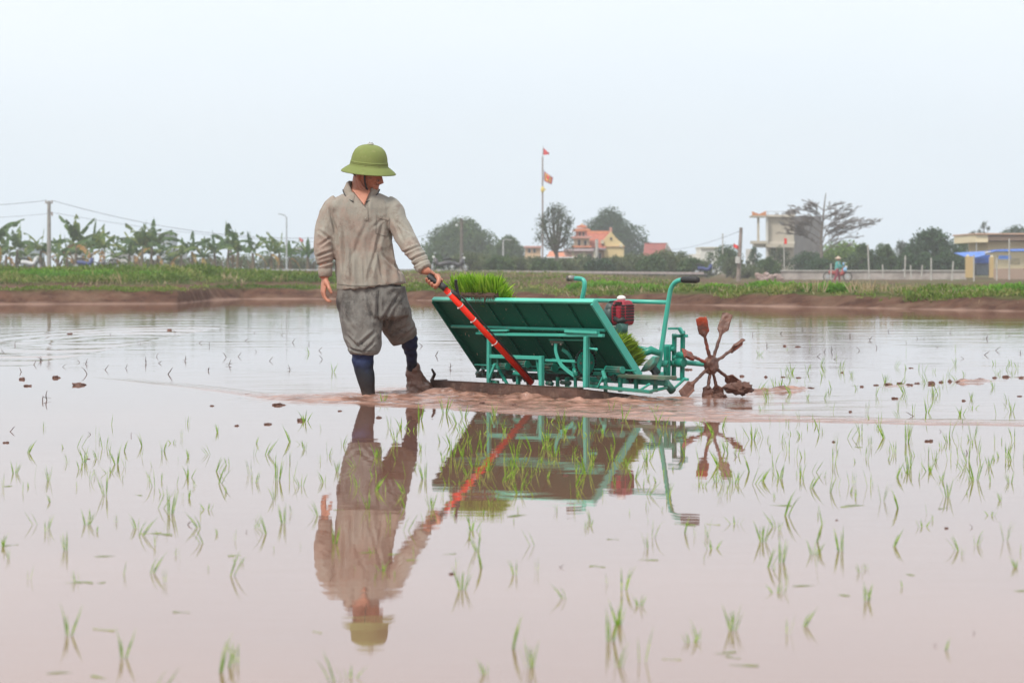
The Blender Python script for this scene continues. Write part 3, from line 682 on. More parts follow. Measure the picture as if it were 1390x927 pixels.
# slide rails under the tray
v0 = .105
def bar(name, a, b_, wpx, v=None, mat=teal, dep=None, parent=mach, bev=.003, va=None, vb=None):
    p = Lu(*a, v=v if va is None else va); q = Lu(*b_, v=v if vb is None else vb)
    w_ = wpx*p.y/FPX; return MB().beam(p, q, dep or w_, w_, ZZ if abs((q-p).normalized().z) < .9 else VV).build(name, mat, parent, bevel=bev)
bar('slide_rail', (657, 453.5), (819, 455.5), 4, .10, tealp, .03)
bar('slide_bracket', (651, 449), (690, 448.5), 3, .085, tealp, .02)
bar('slide_bracket', (768, 449.5), (812, 451.5), 4, .085, tealp, .03)
bar('slide_bracket', (647, 452.5), (662, 453), 3, .085, teal, .02)
bar('back_rail', (745, 461), (800, 462), 2, .12, teal)
# front frame
fr_ = MB()
def fb(mb, a, b_, wpx, v, dep=.02, va=None, vb=None):
    p = Lu(*a, v=v if va is None else va); q = Lu(*b_, v=v if vb is None else vb); w_ = wpx*p.y/FPX
    mb.beam(p, q, w_ if abs((q-p).normalized().z) > .5 else dep, dep if abs((q-p).normalized().z) > .5 else w_, ZZ if abs((q-p).normalized().z) < .9 else VV)
for nm, a, b_, w_, v in (('frame_post', (664, 456), (663.5, 526), 5, .10), ('frame_post', (735, 483), (735, 527), 6, .08), ('frame_post', (795.5, 457), (794.5, 526), 5.4, .08),
                         ('frame_post', (799.8, 457), (799, 526), 2.4, .11)):
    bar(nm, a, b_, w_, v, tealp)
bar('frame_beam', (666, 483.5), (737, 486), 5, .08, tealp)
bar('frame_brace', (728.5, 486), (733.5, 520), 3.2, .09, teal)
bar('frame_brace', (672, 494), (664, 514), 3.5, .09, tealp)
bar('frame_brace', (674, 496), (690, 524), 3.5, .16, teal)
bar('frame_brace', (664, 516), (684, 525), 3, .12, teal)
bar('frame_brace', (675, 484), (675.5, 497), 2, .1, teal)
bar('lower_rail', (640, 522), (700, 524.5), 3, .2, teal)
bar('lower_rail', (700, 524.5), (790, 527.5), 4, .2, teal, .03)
# planting deck: horizontal bars and small gear under the tray
for (a, b_, w_, v) in (((646, 495), (690, 497), 2.2, .22), ((655, 500), (730, 503), 3, .26), ((672, 493.5), (720, 495), 2.5, .24), ((700, 497), (775, 499), 2.4, .3), ((735, 504), (846, 508), 5, .34), ((648, 508), (760, 512), 9, .40), ((760, 511), (866, 516), 9, .40), ((808, 501), (862, 503), 2.0, .2)):
    bar('deck_bar', a, b_, w_, v, teal if w_ < 8 else M('deck_plate_shade', (.008, .07, .05), (.05, .035, .025), 8, .5), .03)  # wide deck plates darkened in colour for the shade under the tray
def roller(a, b_, rpx, v):
    p, q = Lu(*a, v=v), Lu(*b_, v=v); r = rpx*p.y/FPX; d = (q-p).normalized(); s, u = frame(d)
    mb = MB().tube([p, q], r*.62, 14)
    for k in range(8):
        o = s*math.cos(k*PI/4)*r*.8+u*math.sin(k*PI/4)*r*.8; mb.tube([p+o, q+o], r*.2, 6)
    ro = mb.build('feed_roller', M('roller', (.015, .15, .11), (.11, .08, .055), 15, .45), mach, True)
    for e in (p, q): MB().disc(e, d, r*1.05, .006, 18).build('end_disc', teal, ro)
    return ro
roller((677, 497), (689, 497.5), 4.5, .2); roller((701, 494), (716, 494.5), 5, .2); roller((742, 498.5), (753, 499), 6, .19); roller((824, 501), (845, 502), 4.6, .14)
# shaft, chain wheel, curved arms
bar('drive_shaft', (741, 489), (784, 490.5), 3.6, .14, tealp)
sp_c = Lu(795, 492.5, v=.16)
R_s = 18.5*sp_c.y/FPX
ch = MB(); N = 26
chn = UU
for k in range(N):
    a = 2*PI*k/N; a2 = 2*PI*(k+.62)/N
    p = sp_c+VV*math.cos(a)*R_s+ZZ*math.sin(a)*R_s; q = sp_c+VV*math.cos(a2)*R_s+ZZ*math.sin(a2)*R_s
    ch.beam(p, q, .012, .009, UU)
cho = ch.build('chain', M('chain_steel', (.03, .05, .045), (.015, .015, .015), 30, .4, .6), mach)
spr = MB().disc(sp_c, UU, R_s*.88, .006, 40).build('chain_wheel', teal, mach, False, .001)
for k in range(6): MB().disc(sp_c+VV*math.cos(k*PI/3)*R_s*.55+ZZ*math.sin(k*PI/3)*R_s*.55-VV*.0, UU, .009, .011, 12).build('wheel_bolt', steel, spr)
MB().disc(sp_c, UU, .018, .04, 16).build('wheel_hub', teal, spr)
MB().tube([Lu(800, 473, v=.09), Lu(809, 474, v=.09)], .007, 10).build('adjusting_bolt', tealp, mach, True)
MB().ball(Lu(809.5, 474.3, v=.09), .010, seg=12, rings=8).build('bolt_head', tealp, mach, True)
def curved(pts, v, wpx, t=.006):
    q = chaikin([Lu(*p, v=v) for p in pts], 2); rings = []
    for i, p in enumerate(q):
        d = (q[min(i+1, len(q)-1)]-q[max(i-1, 0)]).normalized(); s = d.cross(VV).normalized()*wpx/2*p.y/FPX; n = VV*t/2
        rings.append([p+s+n, p+s-n, p-s-n, p-s+n])
    return MB().loft(rings)
curved([(754.5, 466), (754, 478), (760, 494), (770, 503), (780, 510)], .13, 5.4).build('curved_arm', tealp, mach, bevel=.001)
curved([(763, 474), (772, 480), (779, 494), (781, 508)], .22, 5, .006).build('curved_arm', teal, mach, bevel=.001)
bar('arm_mount', (747, 464), (765, 465), 3, .13, M('mount_dark', (.05, .2, .15), (.12, .08, .06)))
for x in (750, 761.5): MB().ball(Lu(x, 467.5, v=.125), .008, seg=10, rings=6).build('mount_bolt', steel, mach, True)
MB().tube([Lu(779, 500, v=.13), Lu(783, 511, v=.13)], [.012, .018], 10).build('arm_end', teal, mach, True)
bar('arm_strut', (766, 488), (749, 487), 2, .2, teal)
# small stubs between deck and float
for px, w_, v in ((703.5, 5.5, .12), (757, 4, .3), (770, 6, .32), (822, 4, .2), (842, 5, .25), (863.5, 4.6, .3), (889.5, 6, .35), (781, 3, .25)):
    bar('deck_stub', (px, 503 if px == 703.5 else 512), (px, 528 if px < 800 else 532), w_, v, teal, .02)
MB().tube([Lu(698, 507, v=.10), Lu(709, 508, v=.10)], .014, 14).build('lever_clamp', teal, mach, True)
for a, b_ in (((668, 518), (676, 519)), ((742, 520), (750, 521)), ((762, 519), (774, 520)), ((786, 514), (792, 515)), ((800, 520), (812, 521)), ((812, 512), (820, 514)), ((716, 512), (724, 513)), ((683, 505), (695, 506)), ((712, 500), (724, 501))):
    MB().tube([Lu(*a, v=.26), Lu(*b_, v=.26)], .013, 10).build('linkage', M('linkage', (.015, .12, .09), (.07, .05, .035), 18, .45), mach, True)
for x, y, v in ((655, 505, .3), (668, 509, .32), (683, 512, .3), (697, 513, .3), (716, 517, .3), (745, 516, .34), (820, 505, .3), (833, 512, .3), (855, 514, .3)):
    MB().beam(Lu(x, y-3, v=v), Lu(x+2, y+5, v=v), .02, .02).beam(Lu(x-4, y, v=v), Lu(x+4, y+1, v=v), .012, .012).build('planting_claw', M('claw', (.035, .022, .018), (.01, .06, .045), 22, .5), mach)  # claw tone darkened to deepen the shade between the posts
bar('frame_brace', (820, 508), (811, 526), 2.4, .16, tealp); bar('frame_brace', (818, 512), (826, 527), 2.4, .18, teal); bar('pivot_pin', (818, 503), (822, 514), 4, .14, tealp)
g9 = random.Random(12)
for k in range(26):                     # planting head clamps, cams and springs, coloured dark for the shade under the tray
    px, py = 650+k*8.2+g9.uniform(-2, 2), 503+k*.35+g9.uniform(-5, 9); v = g9.uniform(.28, .42); p = Lu(px, py, v=v)
    m_ = M('claw', (.035, .022, .018)) if k % 3 else M('linkage', (.015, .12, .09))
    if k % 4 == 0: MB().tube([p-UU*.02, p+UU*.02], .014, 12).build('cam', m_, mach, True)
    elif k % 4 == 1: MB().box(p, (.028, .02, .03), MA).build('clamp', m_, mach, bevel=.003)
    elif k % 4 == 2: MB().tube([p, p+VV*.02+ZZ*.03, p+VV*.05+ZZ*.01], .005, 6).build('planting_finger', m_, mach)
    else: MB().beam(p-ZZ*.025, p+ZZ*.025+UU*.01, .010, .014).build('link_arm', m_, mach)
# right side deck channel
bar('deck_channel', (846, 510.5), (911, 513), 5, .30, M('muddy_channel', (.09, .15, .10), (.20, .14, .10), 9, .5), .10)
bar('deck_channel', (792, 514), (905, 520), 7, .34, teal, .03)
bar('float_rail', (800, 524), (884, 532), 4.5, .18, teal, .03)
bar('float_rail', (884, 531), (905, 526), 4, .30, teal)
bar('float_brace', (868, 530), (882, 521), 2.8, .22, tealp)
bar('float_brace', (912, 530), (931, 513), 3, .62, tealp)
MB().tube([Lu(903, 518, v=.42), Lu(913, 531, v=.42)], .024, 14).build('pivot_tube', M('pivot', (.03, .18, .13), (.02, .04, .03)), mach, True)
# float board
def board(pts, h):
    mb = MB()
    for (a, b_, h0, h1) in pts:
        d = (b_-a).normalized(); s = V((d.y, -d.x, 0)); lip = s*.018
        mb.prism([a+ZZ*h0, a-ZZ*.05, b_-ZZ*.05, b_+ZZ*h1], -s*.006)
        mb.prism([a+ZZ*(h0-.006), a+ZZ*h0, b_+ZZ*h1, b_+ZZ*(h1-.006)], -s*.05)
    return mb
def BW(px, py): q = W(px, py); return V((q.x, q.y, 0))
bl, bm2, br = BW(584, 533.5), BW(783, 545), V((.86, 14.74, 0))
zof = lambda p, py: CZ-(py-HY)/FPX*p.y
board([(bl, bm2, zof(bl, 515.5), zof(bm2, 526.8)), (bm2, br, zof(bm2, 526.8), .012)], .1).build('float_board', rust, mach)
MB().prism([bl+ZZ*zof(bl, 515.5), bl-ZZ*.05, bl+VV*.14-ZZ*.05, bl+VV*.14+ZZ*zof(bl, 515.5)], UU*.006).build('board_end', rust, mach)
MB().tube([BW(586, 531)+ZZ*.07, P(590, 508, bl.y), P(586, 500.5, bl.y)], [.012, .010, .006], 8).build('board_hook', M('hook', (.05, .03, .025)), mach, True)
# red lever with grip, tie bands, clutch handle and cable
la, lb = gb-gd*.006, P(722, 520, 14.98)
lev = MB().tube([la, lb], .0185, 18).build('lever', M('red_paint', (.80, .028, .006), (.66, .02, .005), 5, .36, spec=.25), mach, True)
MB().tube([ga-gd*.004, ga, ga+gd*.012, gp(.055, 0, 0), gb-gd*.01, gb+gd*.012], [.013, .0195, .020, .0175, .020, .021], 18).build('grip', blk, lev, True)
ld = (lb-la).normalized(); L_ = (lb-la).length
for t in (.19, .335, .575):
    c = la+ld*L_*t; MB().disc(c, ld, .0200, .006, 18).build('tie_band', M('tie_band', (.75, .72, .7), rough=.4), lev)
    MB().ball(c-gu*.021+gn*.010, .006, seg=8, rings=5).build('band_tail', M('tie_band', (.75, .72, .7)), lev)
up_ = ld.cross(V((0, -1, 0))).normalized()
if up_.z < 0: up_ = -up_
q0 = la+ld*.05
MB().tube(chaikin([q0+up_*.085-ld*.03, q0+up_*.068-ld*.012, q0+up_*.045+ld*.03, q0+up_*.028+ld*.075], 2), [.011, .009, .009, .009, .010, .011, .011, .012, .013, .013, .012, .011, .010, .010, .009, .009][:13] if False else .0095, 10).build('clutch_handle', blk, lev, True)
MB().tube([q0+up_*.016+ld*.0, q0+up_*.03+ld*.05, q0+up_*.02+ld*.085], [.015, .014, .010], 12).build('handle_mount', blk, lev, True)
MB().tube(chaikin([q0+up_*.04+ld*.07, q0+up_*.045+ld*.13, q0+up_*.028+ld*.28-VV*.0, q0+up_*.026+ld*.48, q0+up_*.022+ld*.7, la+ld*L_*.97+up_*.022], 2), .0055, 8).build('cable', blk, lev, True)
MB().disc(la+ld*.055, ld, .0195, .013, 18).build('sticker', M('white_sticker', (.75, .74, .76)), lev)
# handlebar
vh = .62
rt = [Lu(893, 507, v=vh), Lu(897, 480, v=vh), Lu(905, 425, v=vh), Lu(908.5, 402, v=vh), Lu(911, 390, v=vh), Lu(918, 381.5, v=vh), Lu(928, 379.8, v=vh), Lu(946, 380, v=vh)]
hb_ = MB().tube(chaikin(rt, 2), .0148, 16).build('handlebar', tealp, mach, True)
MB().tube([Lu(926, 379.8, v=vh), Lu(928, 379.8, v=vh), Lu(945, 380, v=vh), Lu(947.5, 380, v=vh)], [.017, .0205, .0205, .017], 16).build('grip', blk, hb_, True)
lt = [Lu(788.5, 412, v=vh), Lu(791, 402, v=vh), Lu(793.5, 390, v=vh), Lu(793.5, 382, v=vh), Lu(789.5, 378.3, v=vh)+UU*.0, Lu(786.5, 377.8, v=vh)-VV*.08]
MB().tube(chaikin([Lu(786, 440, v=vh)]+lt, 2), .0148, 16).build('handlebar', tealp, mach, True)
MB().tube([lt[-1]+VV*.03, lt[-1]-VV*.02], .019, 14).build('grip_end', steel, mach, True)
MB().tube([Lu(790, 407.5, v=vh), Lu(907, 410.5, v=vh)], .0135, 14).build('cross_bar', tealp, mach, True)
# chassis beam to the back and the strut from the engine
MB().tube([Lu(858, 470, v=.52), Lu(897, 478, v=.62)], .012, 12).build('engine_strut', teal, mach, True)
MB().tube([Lu(868, 482, v=.5), Lu(884, 475, v=.56), Lu(896, 480, v=.6)], [.02, .026, .018], 12).build('gear_arm', teal, mach, True)
MB().prism([Lu(868, 505, v=.5), Lu(876, 492, v=.5), Lu(886, 483, v=.5), Lu(890, 484, v=.5), Lu(887, 493, v=.5), Lu(878, 503, v=.5)], VV*.04).build('side_plate', M('pale_teal', (.10, .40, .33), (.25, .24, .19), 12, .45), mach, bevel=.004)
curved([(881, 500), (887, 503), (890, 510)], .55, 4, .03).build('hose', blk, mach)
MB().tube([Lu(884, 497, v=.56), Lu(893, 508, v=.58)], .024, 14).build('belt_guard', M('dark_guard', (.02, .05, .045)), mach, True)
MB().tube([Lu(884, 492, v=.62), Lu(906, 494, v=.66)], .022, 14).build('gear_tube', teal, mach, True)
MB().box(Lu(893, 508, v=.62), (.05, .06, .03), MA).build('tube_foot', tealp, mach, bevel=.006)
# lift frame for the wheel
vf = .80
for nm, a, b_, w_, v in (('lift_post', (904, 470), (903.5, 512), 5, .72), ('lift_post', (909, 470), (908.5, 512), 3, .74), ('lift_post', (915.5, 453), (914.5, 513), 5, vf), ('lift_post', (927, 449), (926, 515), 5, vf), ('lift_beam', (907, 446), (923, 446), 3, .74),
                         ('lift_beam', (922, 445), (927, 454), 4.5, .78), ('lift_beam', (913, 456), (933, 456), 4, vf), ('lift_beam', (913, 514.5), (934, 515), 4, vf), ('lift_beam', (903, 512), (915, 513), 3, .76)):
    bar(nm, a, b_, w_, v, teal if nm == 'lift_post' else tealp)
for x, y, r in ((904, 472, .016), (911, 474, .015), (925, 482, .022), (921, 486, .018), (905, 494, .014), (924, 492, .03), (912, 493, .018), (907, 470, .012), (919, 456, .010)):
    p = Lu(x, y, v=.78); MB().tube([p-UU*.03, p+UU*.03], r, 14).build('lift_clamp', teal, mach, True, .003)
# wheel
HUB = P(965.5, 495, 15.0)
MB().tube([Lu(918, 491, v=.90)-UU*.02, HUB-UU*.01], .016, 16).build('axle', tealp, mach, True)
MB().tube([Lu(921, 491, v=.89), Lu(927, 491.6, v=.90)], .027, 16).build('axle_boss', teal, mach, True)
redm = M('muddy_red', (.42, .06, .022), (.15, .06, .042), 10, .42, bmp=.8, bscale=35, lo=.42, hi=.60)
mwm = M('mud_wheel', (.16, .068, .044), (.10, .044, .030), 12, .42, bmp=.9, bscale=38, col3=(.22, .11, .075))
wheel = MB().disc(HUB, UU, .046, .05, 18).disc(HUB, UU, .062, .018, 20)
wm = remeshed(wheel, .005, 2, lambda c: .006*noise.noise(c*30), 'hub'); wh = put_mesh(wm, 'paddle_wheel', mwm, mach)
for k, (tx, ty, kind) in enumerate(((950, 433, 'r'), (988.5, 428, 'm'), (1010, 467, 'm'), (926, 477.5, 'r'), (924, 533, 'w'), (958.5, 541, 'w'), (977, 541, 'w'), (1002, 523, 'w'))):
    d = V(((tx-965.5)/FPX*15, 0, -(ty-495)/FPX*15)); inpl = VV*(d.x/.742)+ZZ*d.z; L = inpl.length; dr = inpl.normalized()
    per = UU.cross(dr).normalized(); tw = (UU*.55+per*.83).normalized() if k > 1 else (UU*.75-per*.66).normalized()
    if kind == 'w' and k == 4: tw = (per*.9+UU*.3).normalized()
    mb = MB(); mb.tube([HUB+dr*.03, HUB+dr*L*.70], .0105, 12)
    nn = dr.cross(tw).normalized()
    def pt(t, w_, o): return HUB+dr*L*t+tw*w_+nn*o
    a, b2 = .60, 1.03; W0 = .033
    for o in (0,):
        poly = [pt(a, -.008, -.004), pt(a+.10, -W0, -.004), pt(b2, -W0*.95, -.004), pt(b2+.02, 0, -.004), pt(b2, W0, -.004), pt(a+.10, W0, -.004), pt(a, .008, -.004)]
        mb.prism(poly, nn*.006)
    mb.prism([pt(a+.10, W0-.003, -.004), pt(b2, W0-.003, -.004), pt(b2, W0-.003, .018), pt(a+.14, W0-.003, .018)], tw*.006)
    mm = remeshed(mb, .0045, 1, lambda c: .0035*noise.noise(c*45)+.004*max(0, noise.noise(c*22)), 'paddle')
    po = put_mesh(mm, 'paddle', redm if kind == 'r' else mwm, wh)
    if kind == 'm':
        MB().prism([pt(a+.14, -.010, .006), pt(b2-.02, -.012, .006), pt(b2-.03, .010, .006), pt(a+.12, .008, .006)], nn*.005).build('bare_metal_face', M('red_face', (.42, .10, .05), (.25, .09, .06), 14, .4), po)
# engine
E0 = Lu(845.5, 428, v=.50)
def EP(a, b_, c): return E0+UU*a*.66+VV*b_*.66+ZZ*c*.82
redc = M('engine_red', (.34, .022, .04), (.24, .015, .028), 9, .42, col3=(.20, .06, .05))
eng = MB().loft([[EP(x*w_, y*dd, z) for x, y in ((-1, -1), (1, -1), (1, 1), (-1, 1))] for z, w_, dd in ((-.075, .075, .06), (-.05, .088, .07), (.06, .092, .072), (.105, .07, .06), (.115, .05, .045))]).build('engine', redc, mach, bevel=.012)
def face(a, c, o=0): return EP(a, -.073-o, c)
for i in range(6):
    z = .075-i*.022
    MB().beam(EP(-.055, -.070, z), EP(-.02, -.070, z), .014, .008).build('cooling_slot', blk, eng)
    MB().beam(EP(.055, -.070, z), EP(.088, -.070, z-.002), .014, .008).build('cooling_slot', blk, eng)
    MB().beam(EP(.089, -.05, z), EP(.089, .05, z), .014, .008).build('cooling_slot', blk, eng)
for z in (.098, .085): MB().beam(EP(-.03, -.066, z), EP(.05, -.066, z), .02, .006).build('cooling_slot', blk, eng)
MB().box(EP(.012, -.074, .01), (.034, .006, .055), MA).build('cover_panel', redc, eng, bevel=.004)
MB().ball(EP(-.02, 0, .128), (.030, .027, .018), MA, 16, 10).build('filler_cap', M('cap_white', (.75, .74, .70)), eng, True)
grey = M('engine_grey', (.06, .09, .085), (.04, .055, .052), 9, .5)
MB().tube([EP(-.185, 0, .0), EP(-.18, 0, .0), EP(-.11, 0, .0), EP(-.085, 0, .0)], [.035, .06, .066, .055], 24).build('recoil_housing', grey, eng, True)
MB().ball(EP(-.13, -.03, .05), (.036, .036, .04), MA, 14, 10).build('air_filter', grey, eng, True)
gt = M('engine_teal_grey', (.04, .12, .10), (.03, .08, .07), 9, .5)
MB().tube([EP(-.05, -.01, -.085), EP(-.05, -.01, -.14)], [.036, .034], 16).build('fuel_tank', gt, eng, True)
MB().tube([EP(.04, -.03, -.06), EP(.03, -.03, -.17)], [.030, .026], 14).build('clutch_case', gt, eng, True)
MB().tube([EP(.055, -.11, -.10), EP(.055, -.05, -.10)], [.034, .037], 24).build('belt_cover', gt, eng, True, .004)
MB().tube([EP(-.02, -.085, -.02), EP(.04, -.09, -.045), EP(.07, -.06, -.03), EP(.085, -.05, -.05)], [.012, .018, .02, .012], 10).build('throttle_body', blk, eng, True)
MB().tube([EP(.04, -.03, -.17), EP(.06, .0, -.25), EP(.07, .02, -.31)], [.026, .022, .02], 12).build('drive_column', gt, eng, True)
MB().tube(chaikin([EP(-.19, -.02, .05), EP(-.14, -.05, .10), EP(-.07, -.05, .105), EP(-.04, -.02, .11)], 2), .005, 6).build('hose', blk, eng, True)
# seedling mats lying on the machine (things of their own)
def mat_of_grass(name, label, pts, n, hmin, hmax, mats, soil, lean, seedn):
    g = np.random.default_rng(seedn); root = thing(name, pts(.5, .5), label, 'seedling mat', 'seedling mats on the planter')
    c = np.array([pts(g.random(), g.random())[:] for _ in range(n)])
    L = g.uniform(hmin, hmax, n); lean = np.asarray(lean)
    me = leaves(c, L, 12, tint=g.uniform(0, 1, n), updir=lean, spread=.27, org=root.location, name='grass_blades', bend=.06)
    link('blades', me, mats, root)
    soil.build('root_soil', M('root_soil', (.12, .065, .045), (.06, .035, .025), 30, .85, bmp=1), root)
    return root
gl = leaf_mat('rice_grass', (.13, .30, .012), (.26, .50, .025), (.46, .66, .08), .5)
gy = leaf_mat('rice_grass_yellow', (.14, .24, .012), (.24, .36, .02), (.38, .46, .06), .45)
def mp1(a, b_): return tp_(-TW+.17+.41*a, -.045+.25*b_, -.03)
s1m = MB(); ringp = []
for k in range(15):
    u = -TW+.15+.45*k/14
    ringp.append([tp_(u, -.05+.02*math.sin(k*2.1), -.008), tp_(u, -.06, -.036), tp_(u, .22, -.036), tp_(u, .24, -.008)])
s1m.loft(ringp)
mat_of_grass('rice_seedling_mat', 'thick bright green mat of rice seedlings lying over the top left edge of tray', mp1, 6000, .08, .165, gl, s1m, (.12, 0, 1), 3)
def mp2(a, b_): return tp_(-.02-.20*a, .60+.32*b_, -.02)
s2m = MB().loft([[tp_(-.24, s, -.010), tp_(-.24, s, -.028), tp_(-.01, s, -.028), tp_(-.01, s, -.010)] for s in (.58, .7, .94)])
mat_of_grass('rice_seedling_mat', 'yellowish green seedling mat standing behind the right edge of the tray', mp2, 3600, .07, .125, gy, s2m, (.95, .5, .75), 4)
rt_ = MB()
for k in range(120):
    u = -TW+.17+.43*R.random(); p = tp_(u, -.045, .004); q = p+V((R.uniform(-.012, .012), -.004, -R.uniform(.01, .045))); rt_.tube([p+V((0, 0, .015)), q], [.0018, .0006], 4)
for o in bpy.data.objects:
    if o.name == 'rice_seedling_mat': rt_.build('hanging_roots', M('root_soil', (.12, .065, .045)), o)
# ------------------------------------------------------------------ rice seedlings standing in the water, one object per clump
rice_m = leaf_mat('young_rice', (.12, .27, .02), (.23, .43, .04), (.38, .54, .10), .5)
def clump_mesh(seed, n, h, lean, spread=.35):
    g = random.Random(seed); mb = MB()
    tints = []
    for k in range(n):
        a = g.uniform(0, 2*PI); sp = spread*g.uniform(.25, 1.1); L = h*g.uniform(.55, 1.05); b0 = V((math.cos(a)*.008*g.random()*2, math.sin(a)*.012*g.random(), -.02))
        d = V((math.cos(a)*sp+lean, math.sin(a)*sp*.7, 1)).normalized(); pts = [b0]; cur = d.copy(); m = 7
        droop = g.choice((.0, .05, .12, .22, .4))*g.uniform(.6, 1.3)
        for i in range(m):
            pts.append(pts[-1]+cur*(L+.02)/m); cur = (cur+V((d.x*droop, d.y*droop, -droop*.9))*(i/m)**1.0*.9).normalized()
        w0 = g.uniform(.0013, .0029); rings = []
        sd = V((math.cos(a+1.5+g.uniform(-.6, .6)), math.sin(a+1.5)*.5, 0)).normalized(); 
        if abs(sd.x) < .5: sd = V((.8, .6, 0))
        b = len(mb.v)
        for i, p in enumerate(pts):
            t = i/m; w_ = w0*(1.0 if t < .55 else max(.06, 1-(t-.55)/.45))*(.7+.5*min(1, t*3)); c = sd*w_
            nrm = (pts[min(i+1, m)]-pts[max(0, i-1)]).cross(sd).normalized()*w_*.35
            mb.v += [p-c, p+nrm, p+c]
        for i in range(m):
            q = b+i*3; mb.f += [[q, q+1, q+4, q+3], [q+1, q+2, q+5, q+4]]; tints += [g.random()]*2 if i else [.9]*2
    me = mb.mesh('seedling_blades'); a_ = me.attributes.new('tint', 'FLOAT', 'FACE'); a_.data.foreach_set('value', tints); me.materials.append(rice_m); return me
KINDS = []
for i, (n, h, ln, sp) in enumerate(((2, .085, 0, .25), (3, .10, .15, .3), (3, .115, -.2, .3), (4, .105, .05, .4), (5, .12, -.1, .45), (6, .115, .1, .5), (4, .13, .35, .3), (4, .125, -.35, .3), (1, .12, .25, .2), (1, .10, -.2, .2), (6, .14, 0, .4), (5, .09, .0, .7), (2, .125, .1, .3), (3, .14, -.05, .22), (7, .10, .2, .5), (3, .13, .5, .25), (2, .12, -.5, .2), (5, .08, 0, .9), (4, .14, .1, .3), (6, .09, -.15, .6))):
    KINDS.append((clump_mesh(40+i, n, h, ln, sp), n, h, ln))
hand_pts = [(20, 642), (37, 615), (66, 652), (50, 712), (92, 628), (105, 607), (158, 630), (168, 612), (150, 642), (143, 672), (222, 612), (234, 602), (209, 660), (285, 617), (293, 640), (296, 656), (281, 692), (345, 602), (360, 617), (395, 600), (413, 572), (345, 655), (372, 678), (378, 652), (189, 727), (232, 697), (88, 747), (118, 712), (186, 717), (215, 690), (204, 778), (103, 790), (272, 716), (276, 737), (345, 716), (362, 724), (312, 781), (94, 862), (168, 893), (211, 938), (298, 912), (309, 905), (322, 900), (4, 742), (384, 710), (440, 655), (458, 640), (432, 700), (455, 738), (446, 620), (465, 605), (500, 690), (522, 668), (540, 625), (538, 600), (548, 720), (520, 775), (575, 650), (585, 690), (603, 640), (600, 600), (640, 720), (648, 748), (655, 610), (665, 580), (620, 575), (628, 800), (612, 700), (560, 585), (530, 580), (735, 640), (742, 598), (722, 612), (768, 812), (845, 800), (878, 672), (948, 660), (970, 590), (930, 620), (1036, 735), (1053, 715), (1075, 590), (1018, 640), (1108, 735), (1140, 748), (1180, 660), (1212, 742), (1177, 815), (1185, 812), (1070, 860), (1090, 850), (1063, 800), (1055, 805), (948, 868), (938, 872), (995, 855), (1325, 740), (1380, 770), (1388, 750), (1352, 625), (1310, 640), (1232, 600), (1262, 640), (830, 870), (838, 905), (695, 880), (720, 905), (660, 915), (700, 780), (725, 740), (655, 770), (1253, 715), (1290, 590), (1220, 690), (1345, 700), (475, 920), (455, 925), (520, 545), (1070, 475), (1031, 482), (745, 505), (452, 505), (420, 480)]
g = random.Random(5); pts_ = list(hand_pts)
def region(n, x0, x1, y0, y1, fn=None):
    k = 0; t = 0
    while k < n and t < 4000:
        t += 1; x, y = g.uniform(x0, x1), g.uniform(y0, y1)
        if fn and g.random() > fn(x, y): continue
        if any(abs(x-a) < 5+(y-HY)*.02 and abs(y-b_) < 4+(y-HY)*.012 for a, b_ in pts_): continue
        pts_.append((x, y)); k += 1
def back(x, y):                       # inside the worked strip, in front of the board, only a few
    wy = np.interp(x, [170, 300, 380, 460, 600, 700, 860, 1000, 1150, 1390], [517, 532, 543, 548, 553, 560, 567, 571, 574, 578]); return 1 if y > wy+3 or x > 1020 else (.25 if y > wy-14 and x > 600 else 0)
region(60, 600, 1000, 556, 660, back); region(20, 480, 720, 560, 700, back); region(26, 1000, 1390, 580, 690); region(24, 1060, 1390, 490, 520, lambda x, y: 1 if abs(y-(522-(x-1060)*.05)) < 16 else .15)
region(20, 1010, 1390, 522, 572); region(14, 880, 1390, 660, 780); region(8, 30, 420, 600, 700); region(4, 700, 1390, 780, 900)
pts_ = pts_[:299]
_g = random.Random(77); more_ = []
while len(more_) < 330:
    x, y = _g.uniform(0, 1390), _g.uniform(470, 800)
    wgt = (1 if x > 1040 else .0) if y < 575 else (.9 if x > 560 else .45) if y < 680 else .22
    if y < 500: wgt *= .35
    if _g.random() < wgt: more_.append((x, y))
def where(px, py):
    x = 'far left' if px < 170 else 'left' if px < 400 else "under the man" if px < 580 else 'under the tray' if px < 800 else 'under the handlebar' if px < 940 else 'under the paddle wheel' if px < 1060 else 'right' if px < 1240 else 'far right'
    if px > 1010 and py < 575: return ('by the mud lump row, '+('far right' if px > 1240 else 'right'))
    dd_ = 'just before the muddy wake' if py < 610 else 'in the mirror calm water' if py < 700 else 'in the open foreground water' if py < 800 else 'along the lower edge'
    if x.startswith('under'): x = {'under the man': "by the man's reflection", 'under the tray': "by the tray's reflection", 'under the handlebar': "by the handlebar's reflection", 'under the paddle wheel': "by the wheel's reflection"}[x] if py < 800 else {'under the man': 'below the man', 'under the tray': 'left of middle', 'under the handlebar': 'right of middle', 'under the paddle wheel': 'right of middle'}[x]
    else: x = 'at '+x
    return dd_+', '+x
used_l = {}
nw = {1: 'single blade', 2: 'two bladed', 3: 'three bladed', 4: 'four bladed', 5: 'five bladed', 6: 'six bladed', 7: 'seven bladed'}
